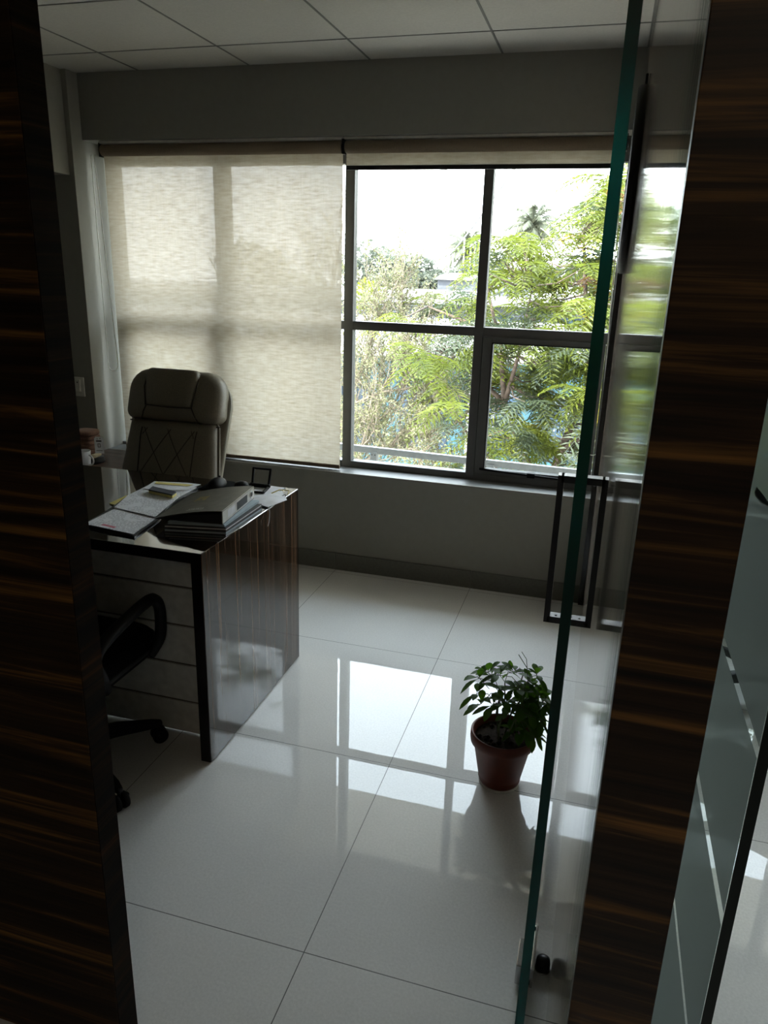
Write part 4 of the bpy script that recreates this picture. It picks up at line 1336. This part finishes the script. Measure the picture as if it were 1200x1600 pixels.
for i, f_ in enumerate(forks):
    r0 = .05 if i in (0, 2, 9) else .028
    tr.tube(f_, [r0 * (1 - .75 * q / (len(f_) - 1)) for q in range(len(f_))], 7)
    for a, b in zip(f_[:-1], f_[1:]):
        for q in range(5): nodes.append(a.lerp(b, q / 5))
    nodes.append(f_[-1])
poly = [(-1.95, 1.30), (-1.6, 1.42), (-1.25, 1.40), (-1.15, 1.85), (-.8, 2.02), (-.6, 1.82), (-.45, 1.95), (-.38, 2.35), (0, 2.6), (.6, 2.9), (1.6, 2.6), (1.9, -1.3), (-.4, -1.6), (-1.2, -1.25), (-1.75, -.75), (-1.35, -.25), (-1.0, -.05), (-1.25, .25), (-1.55, .35), (-1.35, .7), (-1.75, .72), (-1.9, .95), (-1.3, 1.0)]
fol = MB()
def frond(p, az, pitch, L, mi):
    d = Vector((math.cos(az) * math.cos(pitch), math.sin(az) * math.cos(pitch), math.sin(pitch)))
    pts = [p]
    n = 9
    v_ = d * L / n
    for s_ in range(n):
        v_ = v_ + Vector((0, 0, -L * .014))
        pts.append(pts[-1] + v_)
    side = d.cross(Vector((0, 0, 1))).normalized()
    side = (side + Vector((0, 0, random.uniform(-.35, .35)))).normalized()
    fol.tube([pts[0], pts[4], pts[9]], .0035, 3, mi)
    for q in range(1, n + 1):
        t = q / n
        ll = L * .34 * (math.sin(math.pi * (.12 + .80 * t)) ** .7)
        tan = (pts[q] - pts[q - 1]).normalized()
        for s2 in (-1, 1):
            c = pts[q - 1].lerp(pts[q], .5 if s2 > 0 else .9)
            e = c + side * s2 * ll * .86 + tan * ll * .42 + Vector((0, 0, -ll * random.uniform(.05, .30)))
            m1 = (c + e) / 2 + Vector((0, 0, ll * .06))
            w2 = tan * .011
            fol.add([c, m1 + w2, e, m1 - w2], [(0, 1, 2, 3)], mi)
cnt = 0
tips = []
while len(tips) < 850:
    x, z = random.uniform(-2, 1.9), random.uniform(-1.7, 3)
    if not inpoly(x, z, poly): continue
    y = 7.5 + random.gauss(0, .55)
    tips.append(Vector((x, y, z)))
for tp in tips:
    nd = min(nodes, key=lambda q: (q - tp).length + (.6 if q.z > tp.z + .1 else 0))
    mid = nd.lerp(tp, .5) + Vector((random.uniform(-.06, .06), random.uniform(-.06, .06), -.04))
    tr.tube([nd, mid, tp], [.010, .007, .004], 4)
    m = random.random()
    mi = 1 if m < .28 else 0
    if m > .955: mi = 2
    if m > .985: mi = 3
    out = tp - nd
    a0 = math.atan2(out.y, out.x)
    for q in range(5):
        az = a0 + random.uniform(-1.5, 1.5)
        frond(tp + Vector((random.uniform(-.03, .03), random.uniform(-.03, .03), random.uniform(-.03, .03))), az, random.uniform(-.15, .65), random.uniform(.30, .46), mi if q < 3 or mi < 2 else 0)
tr.build('trunk', 'bark', ft)
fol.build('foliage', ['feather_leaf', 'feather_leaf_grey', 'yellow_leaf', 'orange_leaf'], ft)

# ---- bare budding tree on the left
bt = empty('budding_tree', (-3.3, 8.2, -4.5), 'nearly bare pale-twigged tree with tiny buds behind left pane', 'tree')
br, bu = MB(), MB()
B0 = Vector((-3.4, 8.3, -4.5))
br.tube([B0, Vector((-3.3, 8.2, -2.2)), Vector((-3.0, 8.1, -.9))], [.16, .12, .08], 8)
limbs = [
    [Vector((-3.0, 8.1, -.9)), Vector((-2.6, 8.0, -.55)), Vector((-2.25, 8.0, -.35)), Vector((-1.9, 8.0, .1)), Vector((-1.75, 8.0, .55))],
    [Vector((-3.0, 8.1, -.9)), Vector((-2.75, 8.0, .1)), Vector((-2.3, 7.9, .33)), Vector((-1.8, 7.9, .42)), Vector((-1.45, 7.9, .75))],
    [Vector((-3.0, 8.1, -.9)), Vector((-3.2, 8.0, .4)), Vector((-2.9, 7.9, 1.3)), Vector((-2.75, 7.9, 2.1))],
    [Vector((-2.75, 8.0, .1)), Vector((-2.5, 8.0, .7)), Vector((-2.4, 8.0, 1.1))],
    [Vector((-2.3, 7.9, .33)), Vector((-2.05, 7.9, .75)), Vector((-2.1, 7.9, 1.15))],
    [Vector((-2.6, 8.0, -.55)), Vector((-2.45, 7.9, -.1)), Vector((-2.1, 7.9, .2))],
    [Vector((-2.25, 8.0, -.35)), Vector((-1.8, 7.9, -.3)), Vector((-1.5, 7.9, -.05))],
    [Vector((-3.2, 8.0, .4)), Vector((-4.0, 8, 1.0)), Vector((-4.4, 8, 1.7))],
    [Vector((-3.0, 8.1, -.9)), Vector((-4.0, 8.2, -.2)), Vector((-4.8, 8.2, .4))],
    [Vector((-2.6, 8.0, -.55)), Vector((-2.1, 8.1, -.75)), Vector((-1.7, 8.1, -.7))],
]
bn = []
for f_ in limbs:
    br.tube(f_, [.022 * (1 - .7 * q / (len(f_) - 1)) for q in range(len(f_))], 6)
    for a, b in zip(f_[:-1], f_[1:]):
        for q in range(6): bn.append((a.lerp(b, q / 6), (b - a).normalized()))
def twig(p, d, L, r, lvl):
    pts = [p]
    d = d.normalized()
    n = 5
    for i in range(n):
        d = (d + Vector((random.uniform(-.28, .28), random.uniform(-.28, .28), random.uniform(-.18, .30)))).normalized()
        pts.append(pts[-1] + d * L / n)
    br.tube(pts, [r * (1 - .12 * i) for i in range(n + 1)], 3)
    if lvl > 0:
        for i in range(1, n + 1):
            for _ in range(1 if lvl > 1 else random.choice((1, 1, 2))):
                dd = (d + Vector((random.uniform(-1, 1), random.uniform(-1, 1), random.uniform(-.6, 1)))).normalized()
                twig(pts[i], dd, L * random.uniform(.45, .65), r * .62, lvl - 1)
    else:
        for i in range(1, n + 1):
            for _ in range(2):
                u = Vector((random.uniform(-1, 1), random.uniform(-1, 1), random.uniform(-1, 1))).normalized()
                v_ = u.cross(d)
                if v_.length < .1: continue
                v_.normalize()
                s_ = random.uniform(.009, .020)
                c = pts[i] + u * s_
                bu.add([c - u * s_, c + v_ * s_ * .5, c + u * s_, c - v_ * s_ * .5], [(0, 1, 2, 3)])
for p, d in bn:
    if p.z > 1.35:
        if random.random() < .5: twig(p, d + Vector((random.uniform(-.8, .8), random.uniform(-.5, .5), .3)), .4, .007, 1)
        continue
    for _ in range(1):
        dd = (d + Vector((random.uniform(-1, 1), random.uniform(-.8, .8), random.uniform(-.5, 1)))).normalized()
        twig(p, dd, random.uniform(.45, .7), .0075, 2)
br.build('branches', 'twig', bt)
bu.build('buds', 'bud', bt)

# low olive scrub between the trees and the teal building
for i, (x, y, tz, r, lb) in enumerate(((-4.6, 12, .15, 1.3, 'pale olive bush behind budding tree, nearest left window edge'),
                                       (-2.9, 12.5, -.75, 1.1, 'pale olive bush low between the two near trees'),
                                       (.2, 11.5, .2, 1.2, 'olive bush hidden behind feathery tree'),
                                       (-7.6, 12, .5, 1.5, 'olive bush seen only through the lowered blind'))):
    far_tree(x, y, tz, r, lb, 'bud' if i != 2 else 'far_leaf', 2400, .035, 'bush', 'bushes behind the near trees')
